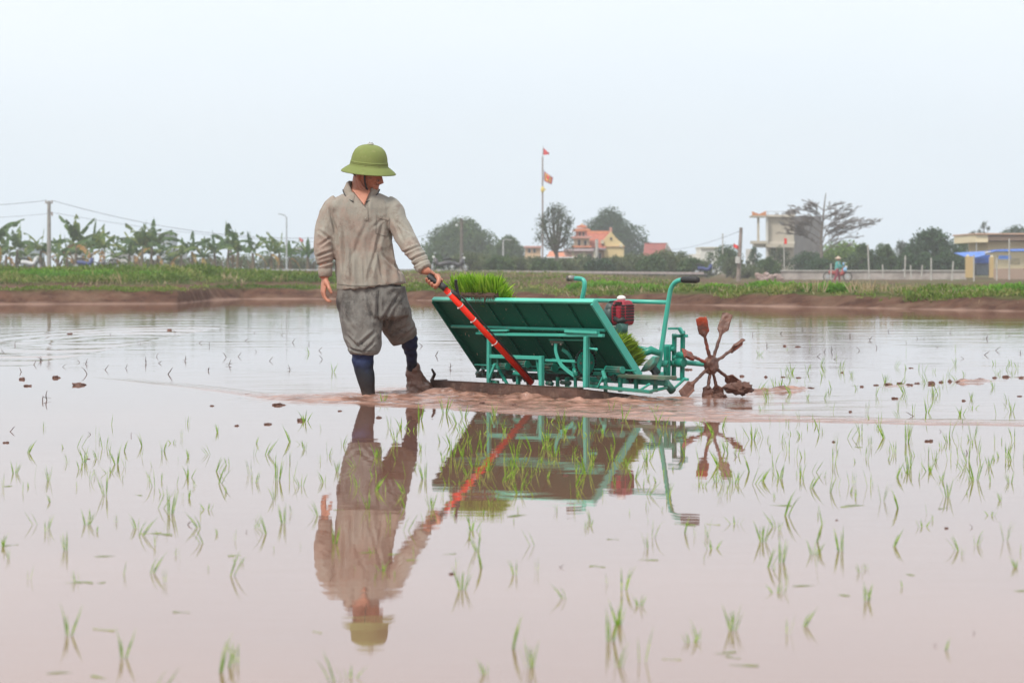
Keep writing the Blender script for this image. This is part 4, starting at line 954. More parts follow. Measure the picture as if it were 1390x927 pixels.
for i, (px, py) in enumerate(pts_):
    q = W(px, py); k = g.randrange(len(KINDS))
    if i < len(hand_pts): k = g.choice((3, 4, 6, 7, 11, 13, 2, 1, 0, 12, 14, 15, 16, 17, 18, 19))
    if 600 < px < 900 and py < 640: k = g.choice((3, 4, 5, 10, 6, 11, 14, 18, 19, 17))
    me_, n_b, h_, ln = KINDS[k]
    flip = g.random() < .5
    o = bpy.data.objects.new('rice_seedling', me_); C.objects.link(o); o.location = (q.x, q.y, 0)
    s = g.uniform(.72, 1.1)*float(np.interp(py, [540, 620, 680, 780, 900], [.82, .78, .70, .62, .62])); o.scale = (-s if flip else s, s, s*g.uniform(.8, 1.1)); o.rotation_euler = (0, 0, g.uniform(-.5, .5))
    L = (-ln if flip else ln); lean = 'leaning right' if L > .12 else 'leaning left' if L < -.12 else 'upright'
    sz = 'tall' if h_*s > .09 else 'short' if h_*s < .06 else 'medium'
    tag(o, f'{sz} {lean} {nw[n_b]} seedling {where(px, py)}', 'rice seedling', 'rice seedlings planted in the water')
vv_, ff_, tt_ = [], [], []; nn0 = 0
for (px, py) in more_:                 # past the first three hundred: the smallest ones in one mesh
    q = W(px, py); me_ = KINDS[g.choice((0, 1, 2, 8, 9, 12, 13, 3))][0]; s = g.uniform(.5, .85)*float(np.interp(py, [480, 620, 680, 800], [1, .86, .62, .5])); an = g.uniform(0, 6.28)
    co = np.array([v.co[:] for v in me_.vertices])*s; x_ = co[:, 0]*math.cos(an)-co[:, 1]*math.sin(an)+q.x; y_ = co[:, 0]*math.sin(an)+co[:, 1]*math.cos(an)+q.y
    vv_.append(np.stack([x_, y_, co[:, 2]], 1)); ff_.append(np.array([p.vertices[:] for p in me_.polygons])+nn0); nn0 += len(co); tt_.append(np.array([d_.value for d_ in me_.attributes['tint'].data]))
o = link('fine_rice_shoots', np_mesh('shoots', np.concatenate(vv_), np.concatenate(ff_), tint=np.concatenate(tt_)), rice_m); tag(o, 'scattered thin rice shoots between the bigger seedlings', 'rice seedling', kind='stuff')
# loose blades lying flat on the water
def flat_leaf(seed):
    g2 = random.Random(seed); L = g2.uniform(.07, .13); w_ = g2.uniform(.0035, .006); mb = MB(); b = 0; m = 9; cv = g2.uniform(-.25, .25)
    for i in range(m+1):
        t = i/m-.5; x = t*L; y = cv*t*t*L; ww = w_*max(.08, (1-(2*abs(t))**2.2)); mb.v += [V((x, y-ww, .0015)), V((x, y, .0035+.0015*math.sin(t*5+seed))), V((x, y+ww, .0015))]
    for i in range(m):
        q = i*3; mb.f += [[q, q+3, q+4, q+1], [q+1, q+4, q+5, q+2]]
    me = mb.mesh('floating_blade'); a_ = me.attributes.new('tint', 'FLOAT', 'FACE'); a_.data.foreach_set('value', [g2.uniform(.1, .9)]*(2*m)); me.materials.append(leaf_mat('floating_blade', (.10, .17, .02), (.22, .33, .04), (.35, .40, .10), .3, .95)); return me
FLm = [flat_leaf(i) for i in range(7)]
fl = [(188, 672), (10, 660), (142, 755), (318, 754), (246, 831), (140, 855), (114, 790), (100, 791), (138, 791), (80, 913), (134, 919), (15, 740), (205, 724), (220, 725), (1060, 686), (1235, 780), (1160, 686), (1150, 688), (995, 892), (912, 895), (1010, 903), (985, 886), (1145, 808), (1090, 795), (805, 768), (832, 732), (968, 712), (812, 769), (930, 712), (1385, 802), (500, 750), (535, 752), (460, 692), (430, 858), (610, 752), (880, 760), (1165, 607), (700, 700), (560, 760), (1280, 690)]
for i, (px, py) in enumerate(fl):
    q = W(px, py); o = bpy.data.objects.new('floating_leaf', FLm[i % 7]); C.objects.link(o); o.location = (q.x, q.y, 0); o.rotation_euler = (0, 0, g.uniform(-.9, .9)); o.scale = (g.uniform(.42, .72)*(1 if q.y > 7 else .8),)*3
    tag(o, f'thin loose green blade floating flat {where(px, py)}', 'leaf', 'loose blades floating on the water')
# mud lumps
def clod_mesh(seed, big=False):
    g2 = V((seed*3.1, seed*1.7, seed)); mb = MB().ball((0, 0, 0), (1, .8, .62), seg=22 if not big else 40, rings=14 if not big else 26)
    me = mb.mesh('clod')
    for v in me.vertices:
        n = v.co.normalized(); k = 1+.75*noise.noise(v.co*1.5+g2)+.5*noise.noise(v.co*3.4+g2)+.3*noise.noise(v.co*7+g2); v.co = v.co*k
    me.materials.append(M('clod_mud', (.25, .125, .092), (.15, .075, .056), 30, .5, bmp=.9, bscale=60)); me.polygons.foreach_set('use_smooth', [True]*len(me.polygons)); return me
CL = [clod_mesh(i) for i in range(6)]
cl = [(108, 523, 9), (76, 513, 6.5), (38, 524, 5.5), (30, 515, 4), (364, 576, 5), (322, 578, 3), (410, 571, 6), (378, 550, 7), (120, 623, 2.5), (8, 601, 3), (288, 551, 3), (515, 567, 5), (462, 558, 3.5), (613, 779, 4), (1285, 717, 2.5), (1261, 599, 6), (1136, 706, 2), (1040, 512, 6), (1085, 513, 5), (1100, 527, 9), (1058, 530, 6.5), (1032, 531, 6), (1063, 512, 5), (1190, 523, 7), (1208, 522, 6), (1222, 522, 7), (1235, 523, 5), (1245, 521, 6), (1265, 521, 7), (1290, 518, 7), (1302, 519, 6), (1318, 517, 5), (1332, 516, 7), (1350, 513, 6), (1366, 512, 9), (1388, 513, 7), (1066, 470, 5), (1083, 471, 6), (1237, 500, 3.5), (1143, 506, 4), (1170, 525, 5), (1278, 519, 4), (1008, 511, 4), (1308, 544, 3), (1215, 541, 3), (1384, 538, 3), (768, 645, 4), (845, 574, 3), (1155, 559, 3), (960, 505, 4), (935, 502, 4), (95, 453, 3), (230, 448, 3), (1132, 600, 3), (700, 552, 5), (655, 549, 5), (335, 536, 3)]
for i, (px, py, r) in enumerate(cl):
    q = W(px, py); o = bpy.data.objects.new('mud_lump', CL[i % 6]); C.objects.link(o); s = r*q.y/FPX*((.45+.45*((px*7)%10)/10) if px > 1000 and py < 535 else .95); o.location = (q.x, q.y, s*.05); ex = g.uniform(.75, 1.3); o.scale = (s*ex, s*1.2, s*g.uniform(.45, 1.15)); o.rotation_euler = (0, 0, g.uniform(-.4, .4)+PI*(i % 2))
    sz = 'large' if r > 7 else 'small' if r < 4.5 else 'mid sized'
    pl = 'in the row of lumps behind the wheel' if px > 1000 and py < 535 else 'on the bright water left of the man' if px < 400 and py < 535 else where(px, py)
    tag(o, f'{sz} brown mud lump {pl}', 'mud lump', 'mud lumps sticking out of the water')
for (p, s, lab) in ((P(1003, 527, 14.9), (.072, .05, .058), 'dark wet clump of mud dripping from the lower right paddle'), (P(977, 538, 14.9), (.042, .04, .035), 'small mud clump stuck to the lowest paddle at the water')):
    o = bpy.data.objects.new('mud_clump', clod_mesh(9+len(lab), True)); C.objects.link(o); o.location = p; o.scale = s; tag(o, lab, 'mud lump')
# dark stubble and twigs poking out of the water
def twig_mesh(seed):
    g2 = random.Random(seed); mb = MB(); p = V((0, 0, -.03)); d = V((g2.uniform(-.5, .5), 0, 1)).normalized(); pts = [p]
    for k in range(5): pts.append(pts[-1]+d*.024); d = (d+V((g2.uniform(-.35, .35), g2.uniform(-.3, .3), g2.uniform(-.2, .1)))).normalized()
    mb.tube(pts, [.004, .005, .004, .0045, .003, .0015], 6)
    if g2.random() < .6: mb.tube([pts[2], pts[2]+V((g2.choice((-1, 1))*.03, 0, .012)), pts[2]+V((g2.choice((-1, 1))*.045, 0, .0))], [.003, .0025, .001], 5)
    me = mb.mesh('twig'); me.materials.append(M('rotten_straw', (.07, .045, .04), (.14, .10, .08), 40, .7)); return me
TWm = [twig_mesh(i) for i in range(8)]
tw = [(45, 495), (54, 490), (60, 490), (66, 493), (84, 498), (108, 492), (115, 494), (119, 508), (141, 502), (198, 493), (214, 493), (213, 484), (227, 508), (283, 503), (309, 496), (308, 485), (322, 484), (285, 470), (269, 466), (190, 467), (187, 466), (333, 463), (395, 502), (396, 465), (58, 545), (65, 543), (12, 586), (123, 590), (178, 592), (255, 712), (334, 722), (538, 600), (1118, 478), (1128, 478), (1131, 488), (1166, 476), (1246, 460), (1254, 461), (1338, 460), (1190, 473), (1108, 484), (1154, 457), (1243, 565), (1278, 586), (1313, 615), (1320, 716), (1323, 860), (1268, 876), (1002, 620), (1386, 480), (1310, 487), (872, 462), (875, 440), (1060, 453), (895, 447), (640, 482), (590, 483), (610, 500), (575, 470), (438, 488), (432, 476), (760, 770), (5, 478), (150, 455), (240, 452), (346, 452), (380, 455), (300, 448), (1350, 476), (1370, 455), (1290, 452), (1205, 450), (1090, 448), (1022, 455), (20, 470), (420, 468), (365, 490), (348, 478), (250, 490), (170, 500), (30, 505), (1040, 470), (1275, 472), (1230, 466), (1335, 482), (1180, 462)]
for i, (px, py) in enumerate(tw):
    q = W(px, py); o = bpy.data.objects.new('rice_stubble', TWm[i % 8]); C.objects.link(o); s = g.uniform(.4, .85)*min(1.1, q.y/17); o.location = (q.x, q.y, 0); o.scale = (s, s, s*g.uniform(.5, .95)); o.rotation_euler = (0, 0, g.uniform(0, 6))
    pl = ('behind the man at left' if px < 440 else 'behind the machine' if px < 1000 else 'behind the row of mud lumps') if py < 512 else where(px, py)
    tag(o, f'dark rotten straw stub poking up {pl}', 'stubble', 'old rice stubble in the water')
# ------------------------------------------------------------------ grass on the banks
gr_m = leaf_mat('bank_grass', (.055, .105, .012), (.14, .225, .024), (.29, .29, .095), .35)
dry_m = leaf_mat('dry_grass', (.30, .21, .11), (.42, .32, .19), (.50, .42, .28), .2)
gn_ = np.random.default_rng(21)
def band(n, px0, px1, s0, s1, dens):
    out = []
    while len(out) < n:
        px = gn_.uniform(px0, px1, n); s = gn_.uniform(s0, s1, n); y = shoreY(px)+s; x = (px-CX)/FPX*y
        dn = dens(px, s, fbm(x, y, 1.1, 31)+.6*fbm(x, y, 4, 32)); k = gn_.random(n) < dn
        z_ = [gz(a, b_) for a, b_ in zip(px[k], y[k])]
        out += list(zip(x[k], y[k], np.array(z_)))
    return np.array(out[:n])
def lift(c, amp, sc_, seed):
    h = np.clip(.45+.5*fbm(c[:, 0], c[:, 1], sc_, seed), 0.05, 1.2); return c+np.stack([0*h, 0*h, h*amp*gn_.random(len(h))], 1)
# right and middle bank
c1 = lift(band(36000, 455, 1500, .75, 6.4, lambda p, s, f: np.clip(.20+f*1.1, 0.01, 1)*np.clip((s-.6)/.9, .1, 1)), .13, 1.6, 41)
c2 = lift(band(30000, -110, 470, 19.5, 28, lambda p, s, f: np.clip(.55+f*.5, .1, 1)), .26, 1.2, 42)
c3 = lift(band(6000, -110, 460, .9, 2.4, lambda p, s, f: np.clip(.25+f*.8, 0, 1)), .08, 2, 43)
c4 = lift(band(9000, 455, 1500, 9, 60, lambda p, s, f: np.clip(.3+f*.7, 0, 1)), .10, .8, 44)
cc_ = np.concatenate([c1, c2, c3, c4]); sz = np.concatenate([np.full(len(c1), .085), np.full(len(c2), .12), np.full(len(c3), .06), np.full(len(c4), .10)])*gn_.uniform(.6, 1.4, len(cc_))
tn = np.clip(.5+.35*fbm(cc_[:, 0], cc_[:, 1], .9, 51)+gn_.normal(size=len(cc_))*.22, 0, 1)
o = link('bank_grass', leaves(cc_, sz, 3.2, tint=tn, updir=(0, 0, .8), spread=.75), gr_m); tag(o, 'lush green grass and weeds along the earth banks', 'grass', kind='stuff')
c5 = band(5200, 455, 1500, 1.5, 7, lambda p, s, f: np.clip(f*.9-.15, 0, 1)); c6 = band(2200, -110, 460, 18.5, 26, lambda p, s, f: np.clip(f*.9-.1, 0, 1)); c7 = band(2600, 455, 1500, .5, 60, lambda p, s, f: np.clip(.3+f*.4, 0, 1))
cd_ = np.concatenate([c5, c6, c7]); 
o = link('dry_grass', leaves(cd_, gn_.uniform(.06, .2, len(cd_)), 9, updir=(0, 0, 1), spread=.5), dry_m); tag(o, 'straw coloured dry stalks among the bank grass', 'grass', kind='stuff')
def stalks(px, s, n, h, name, label, lean=0):
    b0 = G(px, float(shoreY(px))+s); c = np.array([b0[:]]*n)+np.clip(gn_.normal(size=(n, 3)), -1.1, 1.1)*(.2, .1, .01)
    o = link(name, leaves(c, gn_.uniform(.55, 1.1, n)*h, 16, updir=(lean, 0, 1.2), spread=.32, org=b0), dry_m, loc=b0); tag(o, label, 'dry grass', 'dry grass tufts on the banks')
for a in ((570/1390*280+30, 20, 8, .5, 'dry straw tuft among the weeds beside the left pole', .4), (155, 19.5, 12, .55, 'pale dry stalk bundle leaning left on the left bank', -.9), (310, 20, 26, .5, 'tall dry tuft in the green weeds under the banana plants', 0), (380, 20, 22, .45, 'dry tuft on the bank just left of the man', .1),
          (868, 2.2, 26, .24, 'pale dry tuft on the bank behind the red engine', 0), (1106, 2, 34, .38, 'dry pale tuft left of the woman with the motorbike', .1), (1168, 2, 50, .38, 'broad dry tuft right of the woman with the motorbike', -.1), (1188, 2, 44, .4, 'second broad dry tuft right of the woman', 0), (1228, 2, 40, .36, 'dry tuft with stalks leaning left below the long wall', -.4), (1296, 2.4, 40, .3, 'dry tuft below the two bare fence poles', .1), (1334, 2.2, 46, .22, 'low dry tuft below the yellow gate', 0), (1040, 2.2, 26, .26, 'small dry tuft below the concrete house', .3), (1372, 3, 30, .26, 'dry tuft at the right edge of the bank', 0)):
    stalks(a[0], a[1], a[2], a[3]*.8, 'dry_grass_tuft', a[4], a[5])
# weeds in clumps of their own on the right bank
weed_m = leaf_mat('weed_leaf', (.075, .19, .015), (.13, .30, .03), (.22, .38, .05), .4)
for px, s, r, h, lab in ((975, 3, .5, .22, 'round green weed clump on the bank above the paddle wheel'), (1040, 3.4, .6, .27, 'green weed clump on the bank left of the red and white rubble'), (1075, 3, .5, .22, 'green weed clump on the bank below the concrete house'), (1128, 3, .65, .26, 'green weed clump on the bank below the woman with the motorbike'), (1363, 3, .6, .3, 'green weed clump on the bank below the yellow house'), (1385, 3.2, .6, .34, 'tallest green weed clump, at the right edge of the bank'),
                         (1318, 3, .5, .2, 'green weed clump on the bank below the gate pillars'), (870, 3.3, .8, .2, 'wide green weed clump on the bank behind the handlebar'), (815, 3.5, .9, .26, 'bushy green weed clump on the bank behind the engine'), (60, 22, 1.3, .4, 'big green weed clump below the left electricity pole'), (25, 22, 1.1, .3, 'green weed clump at the left end of the bank'), (135, 22, 1.0, .35, 'green weed clump below the tall banana plants'), (205, 22, .9, .3, 'green weed clump below the third banana plant')):
    b0 = G(px, float(shoreY(px))+s); n = 1500; v = gn_.normal(size=(n, 3)); v /= np.linalg.norm(v, axis=1)[:, None]; v[:, 2] = np.abs(v[:, 2]); v *= (gn_.random(n)**.4)[:, None]
    c = np.array(b0[:])+v*(r, r*.7, h*.72)
    o = link('weed_clump', leaves(c, .09, 2.4, tint=np.clip(v[:, 2]*.6+gn_.random(n)*.5, 0, 1), updir=(0, 0, .6), spread=.8, org=b0), weed_m, loc=b0); tag(o, lab, 'weed', 'weed clumps on the banks')

# ------------------------------------------------------------------ trees
trunk_m = M('bark', (.12, .09, .07), (.07, .055, .045), 8, .9, bmp=.8)
bark_p = M('bark_pale', (.30, .25, .21), (.20, .17, .14), 8, .9)
LM = {'scrub': leaf_mat('foliage_scrub', (.06, .085, .035), (.12, .155, .06), (.20, .22, .10), .35), 'dark': leaf_mat('foliage_dark', (.010, .036, .010), (.026, .074, .018), (.06, .125, .03), .2), 'mid': leaf_mat('foliage_mid', (.026, .062, .014), (.06, .118, .026), (.11, .165, .04), .28),
      'olive': leaf_mat('foliage_olive', (.032, .048, .022), (.065, .088, .036), (.115, .135, .06), .25), 'bright': leaf_mat('foliage_bright', (.08, .15, .02), (.16, .27, .03), (.26, .38, .06), .35)}
def tree(name, x0, x1, ytop, ybase, Yd, kind, label, n=5200, cat='tree', group='trees on the horizon', flat=1.0, airy=0, lobes=14, trunk=.25, leaf=.0, seed=0, bmat=None, dome=False, base_w=1.0):
    g2 = np.random.default_rng(seed+int(x0)); k = Yd/FPX; cx = (x0+x1)/2; base = P(cx, ybase, Yd); base.z = min(base.z, gz(cx, Yd)) if ybase > 355 else base.z
    top = P(cx, ytop, Yd).z; Wd = (x1-x0)*k*1.22; Ht = top-base.z; hw = Wd/2
    root = thing(name, base, label, cat, group)
    tm = MB(); tz = Ht*max(trunk, .08)
    tm.tube([base, base+V((.02*Wd, 0, tz*.6)), base+V((0, 0, tz*1.5))], [Ht*.035, Ht*.026, Ht*.02], 10)
    cents = []; ch = Ht-tz
    for i in range(lobes):
        zf = (i+.5)/lobes; zf = zf**.9; r = hw*g2.uniform(.26, .42)*(1 if lobes > 10 else 1.15); rz = min(r*flat, ch*.34)
        e_ = (math.sqrt(max(.10, 1-zf**2.8)) if dome else math.sqrt(max(.05, 1-((zf-.36)/.70)**2)))*base_w
        a = i*2.4+g2.uniform(-.4, .4); rr = 1 if g2.random() < .55 else math.sqrt(g2.uniform(.05, 1)); m_ = max(0, hw*e_-r)
        c = V((math.cos(a)*rr*m_, math.sin(a)*rr*m_*.8, tz+rz*.5+(ch-rz*1.45)*zf)); cents.append((c, r, rz))
        tm.tube([base+V((0, 0, tz*g2.uniform(.7, 1.3))), base+c*.6+V((0, 0, tz*.2)), base+c], [Ht*.014, Ht*.009, Ht*.004], 6)
    tm.build('trunk', bmat or trunk_m, root)
    pts = []; tin = []; per = n//lobes
    for c, r, rz in cents:
        v = g2.normal(size=(per, 3)); v /= np.linalg.norm(v, axis=1)[:, None]; rad = r*(g2.random(per)**(.33 if not airy else .6))
        sub = g2.normal(size=(7, 3)); sub /= np.linalg.norm(sub, axis=1)[:, None]
        bm__ = np.max(v@sub.T, axis=1); rad = rad*(.68+.40*np.clip(bm__, 0, 1)**2)
        p = np.array(c[:])+v*rad[:, None]*(1, .9, rz/r)
        keep = g2.random(per) > airy*.4; p = p[keep]; pts.append(p); tin.append(np.clip(g2.uniform(.1, .8)*.5+g2.random(len(p))*.6, 0, 1))
    p = np.concatenate(pts)+np.array(base[:]); t = np.concatenate(tin)
    link('crown', leaves(p, leaf or max(.11, Wd*.042), 1.7, tint=t, org=base), LM[kind], root); return root
tree('round_tree', 575, 680, 293, 372, 300, 'mid', 'broad dome shaped green tree behind the utility pole right of the man', 21000, dome=True, lobes=34, trunk=.06, leaf=.30)
tree('round_tree', 664, 714, 318, 370, 290, 'mid', 'smaller rounded dark tree just right of the broad dome shaped tree', 8000, dome=True, lobes=18, trunk=.08, leaf=.26)
tree('dome_tree', 779, 878, 280, 372, 330, 'dark', 'large dark dome shaped tree behind the temple with the pink gate', 24000, dome=True, lobes=36, trunk=.08, leaf=.28)
tree('airy_tree', 727, 782, 272, 368, 210, 'olive', 'tall airy tree with bare trunk in front of the flagpole', 5200, airy=.45, lobes=26, trunk=.30, flat=1.1, leaf=.14)
tree('leafy_tree', 960, 1012, 329, 376, 215, 'mid', 'green tree behind the leaning pole with the red flag', 3600, lobes=16, trunk=.1)
tree('leafy_tree', 1012, 1034, 334, 375, 210, 'dark', 'narrow dark tree between the concrete pole and the concrete house', 2000, lobes=12, trunk=.1)
tree('leafy_tree', 1040, 1076, 332, 372, 208, 'olive', 'thin grey green tree in front of the concrete house', 2400, airy=.4, lobes=12)
tree('leafy_tree', 1072, 1122, 338, 372, 212, 'dark', 'dark rounded tree under the grey side wall of the concrete house', 4200, lobes=18, trunk=.05)
tree('bright_tree', 1113, 1182, 325, 368, 222, 'bright', 'bright yellow green tree behind the woman with the motorbike', 6000, lobes=22, trunk=.08)
tree('leafy_tree', 1148, 1192, 338, 372, 205, 'dark', 'dark green tree low behind the long wall, right of the woman', 3600, lobes=16, trunk=.05)
tree('leafy_tree', 1180, 1216, 328, 372, 215, 'mid', 'mid green tree left of the biggest tree on the right', 3400, lobes=15, trunk=.05)
tree('leafy_tree', 1206, 1240, 324, 372, 214, 'olive', 'brownish green tree touching the biggest tree on the right', 3400, lobes=15, trunk=.05)
tree('big_tree', 1228, 1302, 306, 374, 210, 'dark', 'biggest dark tree on the right, ragged top with sky gaps, left of the blue roof', 9500, airy=.3, lobes=30, trunk=.06)
tree('leafy_tree', 1290, 1336, 318, 368, 235, 'mid', 'green tree between the biggest tree and the yellow house', 4200, lobes=18, trunk=.05)
for i, (x0, x1, yt, kd, lab) in enumerate(((1172, 1200, 346, 'dark', 'low dark bush behind the wall below the tall thin pole'), (1196, 1222, 345, 'mid', 'low bush behind the wall under the mid green tree'), (1216, 1246, 344, 'dark', 'low dark bush filling the gap left of the biggest tree'), (1240, 1268, 343, 'dark', 'dark undergrowth beneath the biggest tree, left half'), (1264, 1294, 343, 'dark', 'dark undergrowth beneath the biggest tree, right half'), (1286, 1314, 347, 'dark', 'dark bush behind the thick gate pillar'), (1160, 1182, 330, 'mid', 'green tree top right of the bright yellow green tree'), (1192, 1212, 332, 'mid', 'rounded green tree between the tall thin pole and the brownish tree'), (1095, 1130, 350, 'dark', 'dark bush behind the wall between house and woman'), (1030, 1056, 350, 'mid', 'bush at the foot of the white column'), (985, 1006, 350, 'scrub', 'grey green bush left of the brown concrete pole'))):
    tree('bush', x0-4, x1+4, yt-2, 374, 196, kd, lab, 2600, 'bush', 'bushes behind the long wall', lobes=12, trunk=.03, seed=200+i, leaf=.17)
tree('slim_tree', 1327, 1345, 298, 350, 240, 'olive', 'slim pale tree rising above the yellow house roof', 1300, airy=.5, lobes=8, trunk=.3)
tree('leafy_tree', 1358, 1404, 303, 345, 300, 'dark', 'dark tree top showing above the yellow house at the right edge', 3600, lobes=16, trunk=.1)
tree('leafy_tree', 1312, 1330, 311, 350, 245, 'olive', 'small pale tree just left of the yellow house roof', 1400, airy=.4, lobes=8)
# shrubs in front of the village
names = ['low grey green shrub behind the parked motorbikes, right of the man', 'shrub right of the utility pole', 'shrub under the dome shaped tree', 'pale shrub below the small street lamp', 'shrub left of the peach house', 'shrub before the peach house', 'shrub in front of the low red roof', 'shrub before the temple gate', 'shrub below the temple front wall', 'dark shrub at the yellow gable wall', 'shrub right of the yellow gable wall', 'wide shrub under the big dark dome tree', 'shrub in front of the red roofed house', 'tall shrub before the red roofed house', 'wide shrub right of the red roofed house', 'shrub left of the white house', 'small shrub at the white house wall', 'scrubby bush below the leaning pole']
for i, (x0, x1, yt, kd) in enumerate(((572, 604, 346, 'mid'), (618, 650, 343, 'mid'), (640, 672, 346, 'mid'), (662, 694, 347, 'mid'), (686, 712, 349, 'olive'), (704, 734, 348, 'olive'), (728, 756, 351, 'olive'), (752, 782, 352, 'mid'), (776, 806, 347, 'mid'), (800, 828, 351, 'dark'), (824, 850, 349, 'mid'), (842, 880, 345, 'mid'), (868, 900, 346, 'mid'), (884, 920, 339, 'mid'), (908, 942, 343, 'olive'), (926, 950, 352, 'mid'), (948, 966, 355, 'mid'), (1000, 1030, 362, 'olive'))):
    tree('shrub', x0-7, x1+7, yt-3, 376, 185+5*(i % 3), 'scrub' if i % 3 else 'mid' if kd != 'dark' else kd, names[i], 3600, 'shrub', 'shrubs before the village', lobes=15, trunk=.03, airy=.15, seed=i, leaf=.17)
# bare tree
bt = thing('bare_tree', P(1117, 372, 200), 'leafless tree with wide flat spreading branches beside the concrete house', 'tree')
mb = MB(); tw_ = MB(); g3 = random.Random(3)
kb = 200/FPX
base = V(bt.location); topz = P(1117, 262, 200).z
main = [base, base+V((-.1, 0, 1.2)), base+V((-.15, 0, 2.8)), base+V((.0, 0, 4.4)), base+V((.1, 0, 5.6)), V((base.x+.25, 200, topz))]
qm = chaikin(main, 2); mb.tube(qm, [.17*(1-.85*i/(len(qm)-1)) for i in range(len(qm))], 10)
def twigs(p, d, L, r, dep, flat=.12):
    q = [p]; dd = d.normalized(); n = 5
    for i in range(n):
        q.append(q[-1]+dd*L/n); dd = (dd+V((g3.uniform(-.16, .16), g3.uniform(-.16, .16), g3.uniform(-.08, .08)-flat*dd.z*1.6))).normalized()
    (mb if dep >= 2 else tw_).tube(q, [r, r*.88, r*.76, r*.64, r*.5, r*.35], 5 if dep >= 2 else 4)
    if dep > 0:
        for k in range((9, 8, 7)[dep-1]):
            s = q[g3.randrange(1, 6)]
            nd = (dd*.9+V((g3.uniform(-.7, .7), g3.uniform(-.8, .8), g3.uniform(-.15, .65)))).normalized(); twigs(s, nd, L*g3.uniform(.34, .55), max(r*.55, .0155), dep-1)
for zf, ls, s in ((1.7, 3.5, 1), (2.0, 2.7, -1), (2.3, 3.6, 1), (2.7, 2.9, -1), (3.0, 3.0, 1), (3.3, 2.5, -1), (3.7, 2.3, 1), (4.0, 2.1, -1), (4.4, 1.8, 1), (4.7, 1.6, -1), (5.1, 1.3, 1), (5.3, 1.2, -1), (2.6, 2.2, .2), (3.8, 1.8, -.2)):
    twigs(base+V((0, 0, zf)), V((s, g3.uniform(-.45, .45), .85)), ls*g3.uniform(.95, 1.1), .045, 3, .16)
mb.build('trunk', M('bark_grey', (.20, .17, .15), (.13, .11, .10), 6, .9), bt); tw_.build('twigs', M('bark_grey', (.2, .17, .15)), bt)
# banana plants
ban_m = leaf_mat('banana_leaf', (.035, .085, .02), (.085, .16, .035), (.25, .28, .07), .4); ban_y = leaf_mat('banana_leaf_old', (.30, .24, .05), (.34, .18, .05), (.25, .17, .09), .3)
stem_m = M('banana_stem', (.17, .13, .08), (.09, .07, .045), 5, .8)
def banana(px, ytop, h_f, label, seed, nlf=9, old=1, Yd=175, wide=1.0):
    g2 = random.Random(seed); base = P(px, 367, Yd); top = P(px, ytop, Yd).z; Ht = top-base.z; root = thing('banana_plant', base, label, 'banana plant', 'banana plants along the road')
    st = MB(); sh_ = Ht*.46; lean = g2.uniform(-.1, .1)
    st.tube([base-V((0, 0, .3)), base+V((lean*.3, 0, sh_*.5)), base+V((lean, 0, sh_))], [.15, .12, .07], 10)
    for k in range(2): st.tube([base+V((g2.uniform(-.6, .6), .2, -.3)), base+V((g2.uniform(-.6, .6), .2, sh_*g2.uniform(.4, .7)))], [.09, .05], 8)
    st.build('stem', stem_m, root)
    L_, Y_ = MB(), MB(); tl, ty = [], []
    crown = base+V((lean, 0, sh_))
    for k in range(nlf):
        if k == 0: a, el = g2.uniform(0, 6), 1.45
        else: a, el = (k*2.4+g2.uniform(-.3, .3)), g2.uniform(.45, 1.25)
        isold = k >= nlf-old; el = -.1 if isold else el
        Lf = Ht*g2.uniform(.52, .72)*(.8 if isold else 1)*wide; dz = math.sin(el); dx = math.cos(el); dirn = V((math.cos(a)*dx*1.0, math.sin(a)*dx*.8, dz)); p = crown.copy(); m = 9; sag = g2.uniform(.10, .24) if k else .02
        mid = []; cur = dirn.normalized()
        for i in range(m+1): mid.append(p.copy()); p = p+cur*Lf/m; cur = (cur+V((0, 0, -sag))).normalized()
        mb_, tt_ = (Y_, ty) if isold else (L_, tl)
        sd0 = (mid[-1]-mid[0]); sd = sd0.cross(V((0, 0, 1))); sd = sd.normalized() if sd.length > .1 else V((1, 0, 0)); up = sd.cross(sd0).normalized(); wv = Lf*.15; tt0 = g2.random()
        for sgn in (-1, 1):
            for i in range(1, m):
                if g2.random() < .10: continue
                t0, t1 = i/m, (i+.93)/m; wa = wv*math.sin(PI*min(1, t0*.9+.12))**.6; wb = wv*math.sin(PI*min(1, t1*.9+.12))**.6
                q0, q1 = mid[i], mid[i+1]; drop = V((0, 0, -1))*wv*g2.uniform(.15, .8); b = len(mb_.v)
                mb_.v += [q0, q1, q1+sd*sgn*wb*.8+drop, q0+sd*sgn*wa*.8+drop]; mb_.f.append([b, b+1, b+2, b+3]); tt_.append(min(1, max(0, tt0*.7+g2.uniform(0, .3))))
    for mb_, tt_, nm, mt in ((L_, tl, 'leaves', ban_m), (Y_, ty, 'withered_leaves', ban_y)):
        if not mb_.v: continue
        me = mb_.mesh(nm, V(root.location)); a_ = me.attributes.new('tint', 'FLOAT', 'FACE'); a_.data.foreach_set('value', tt_); link(nm, me, mt, root)
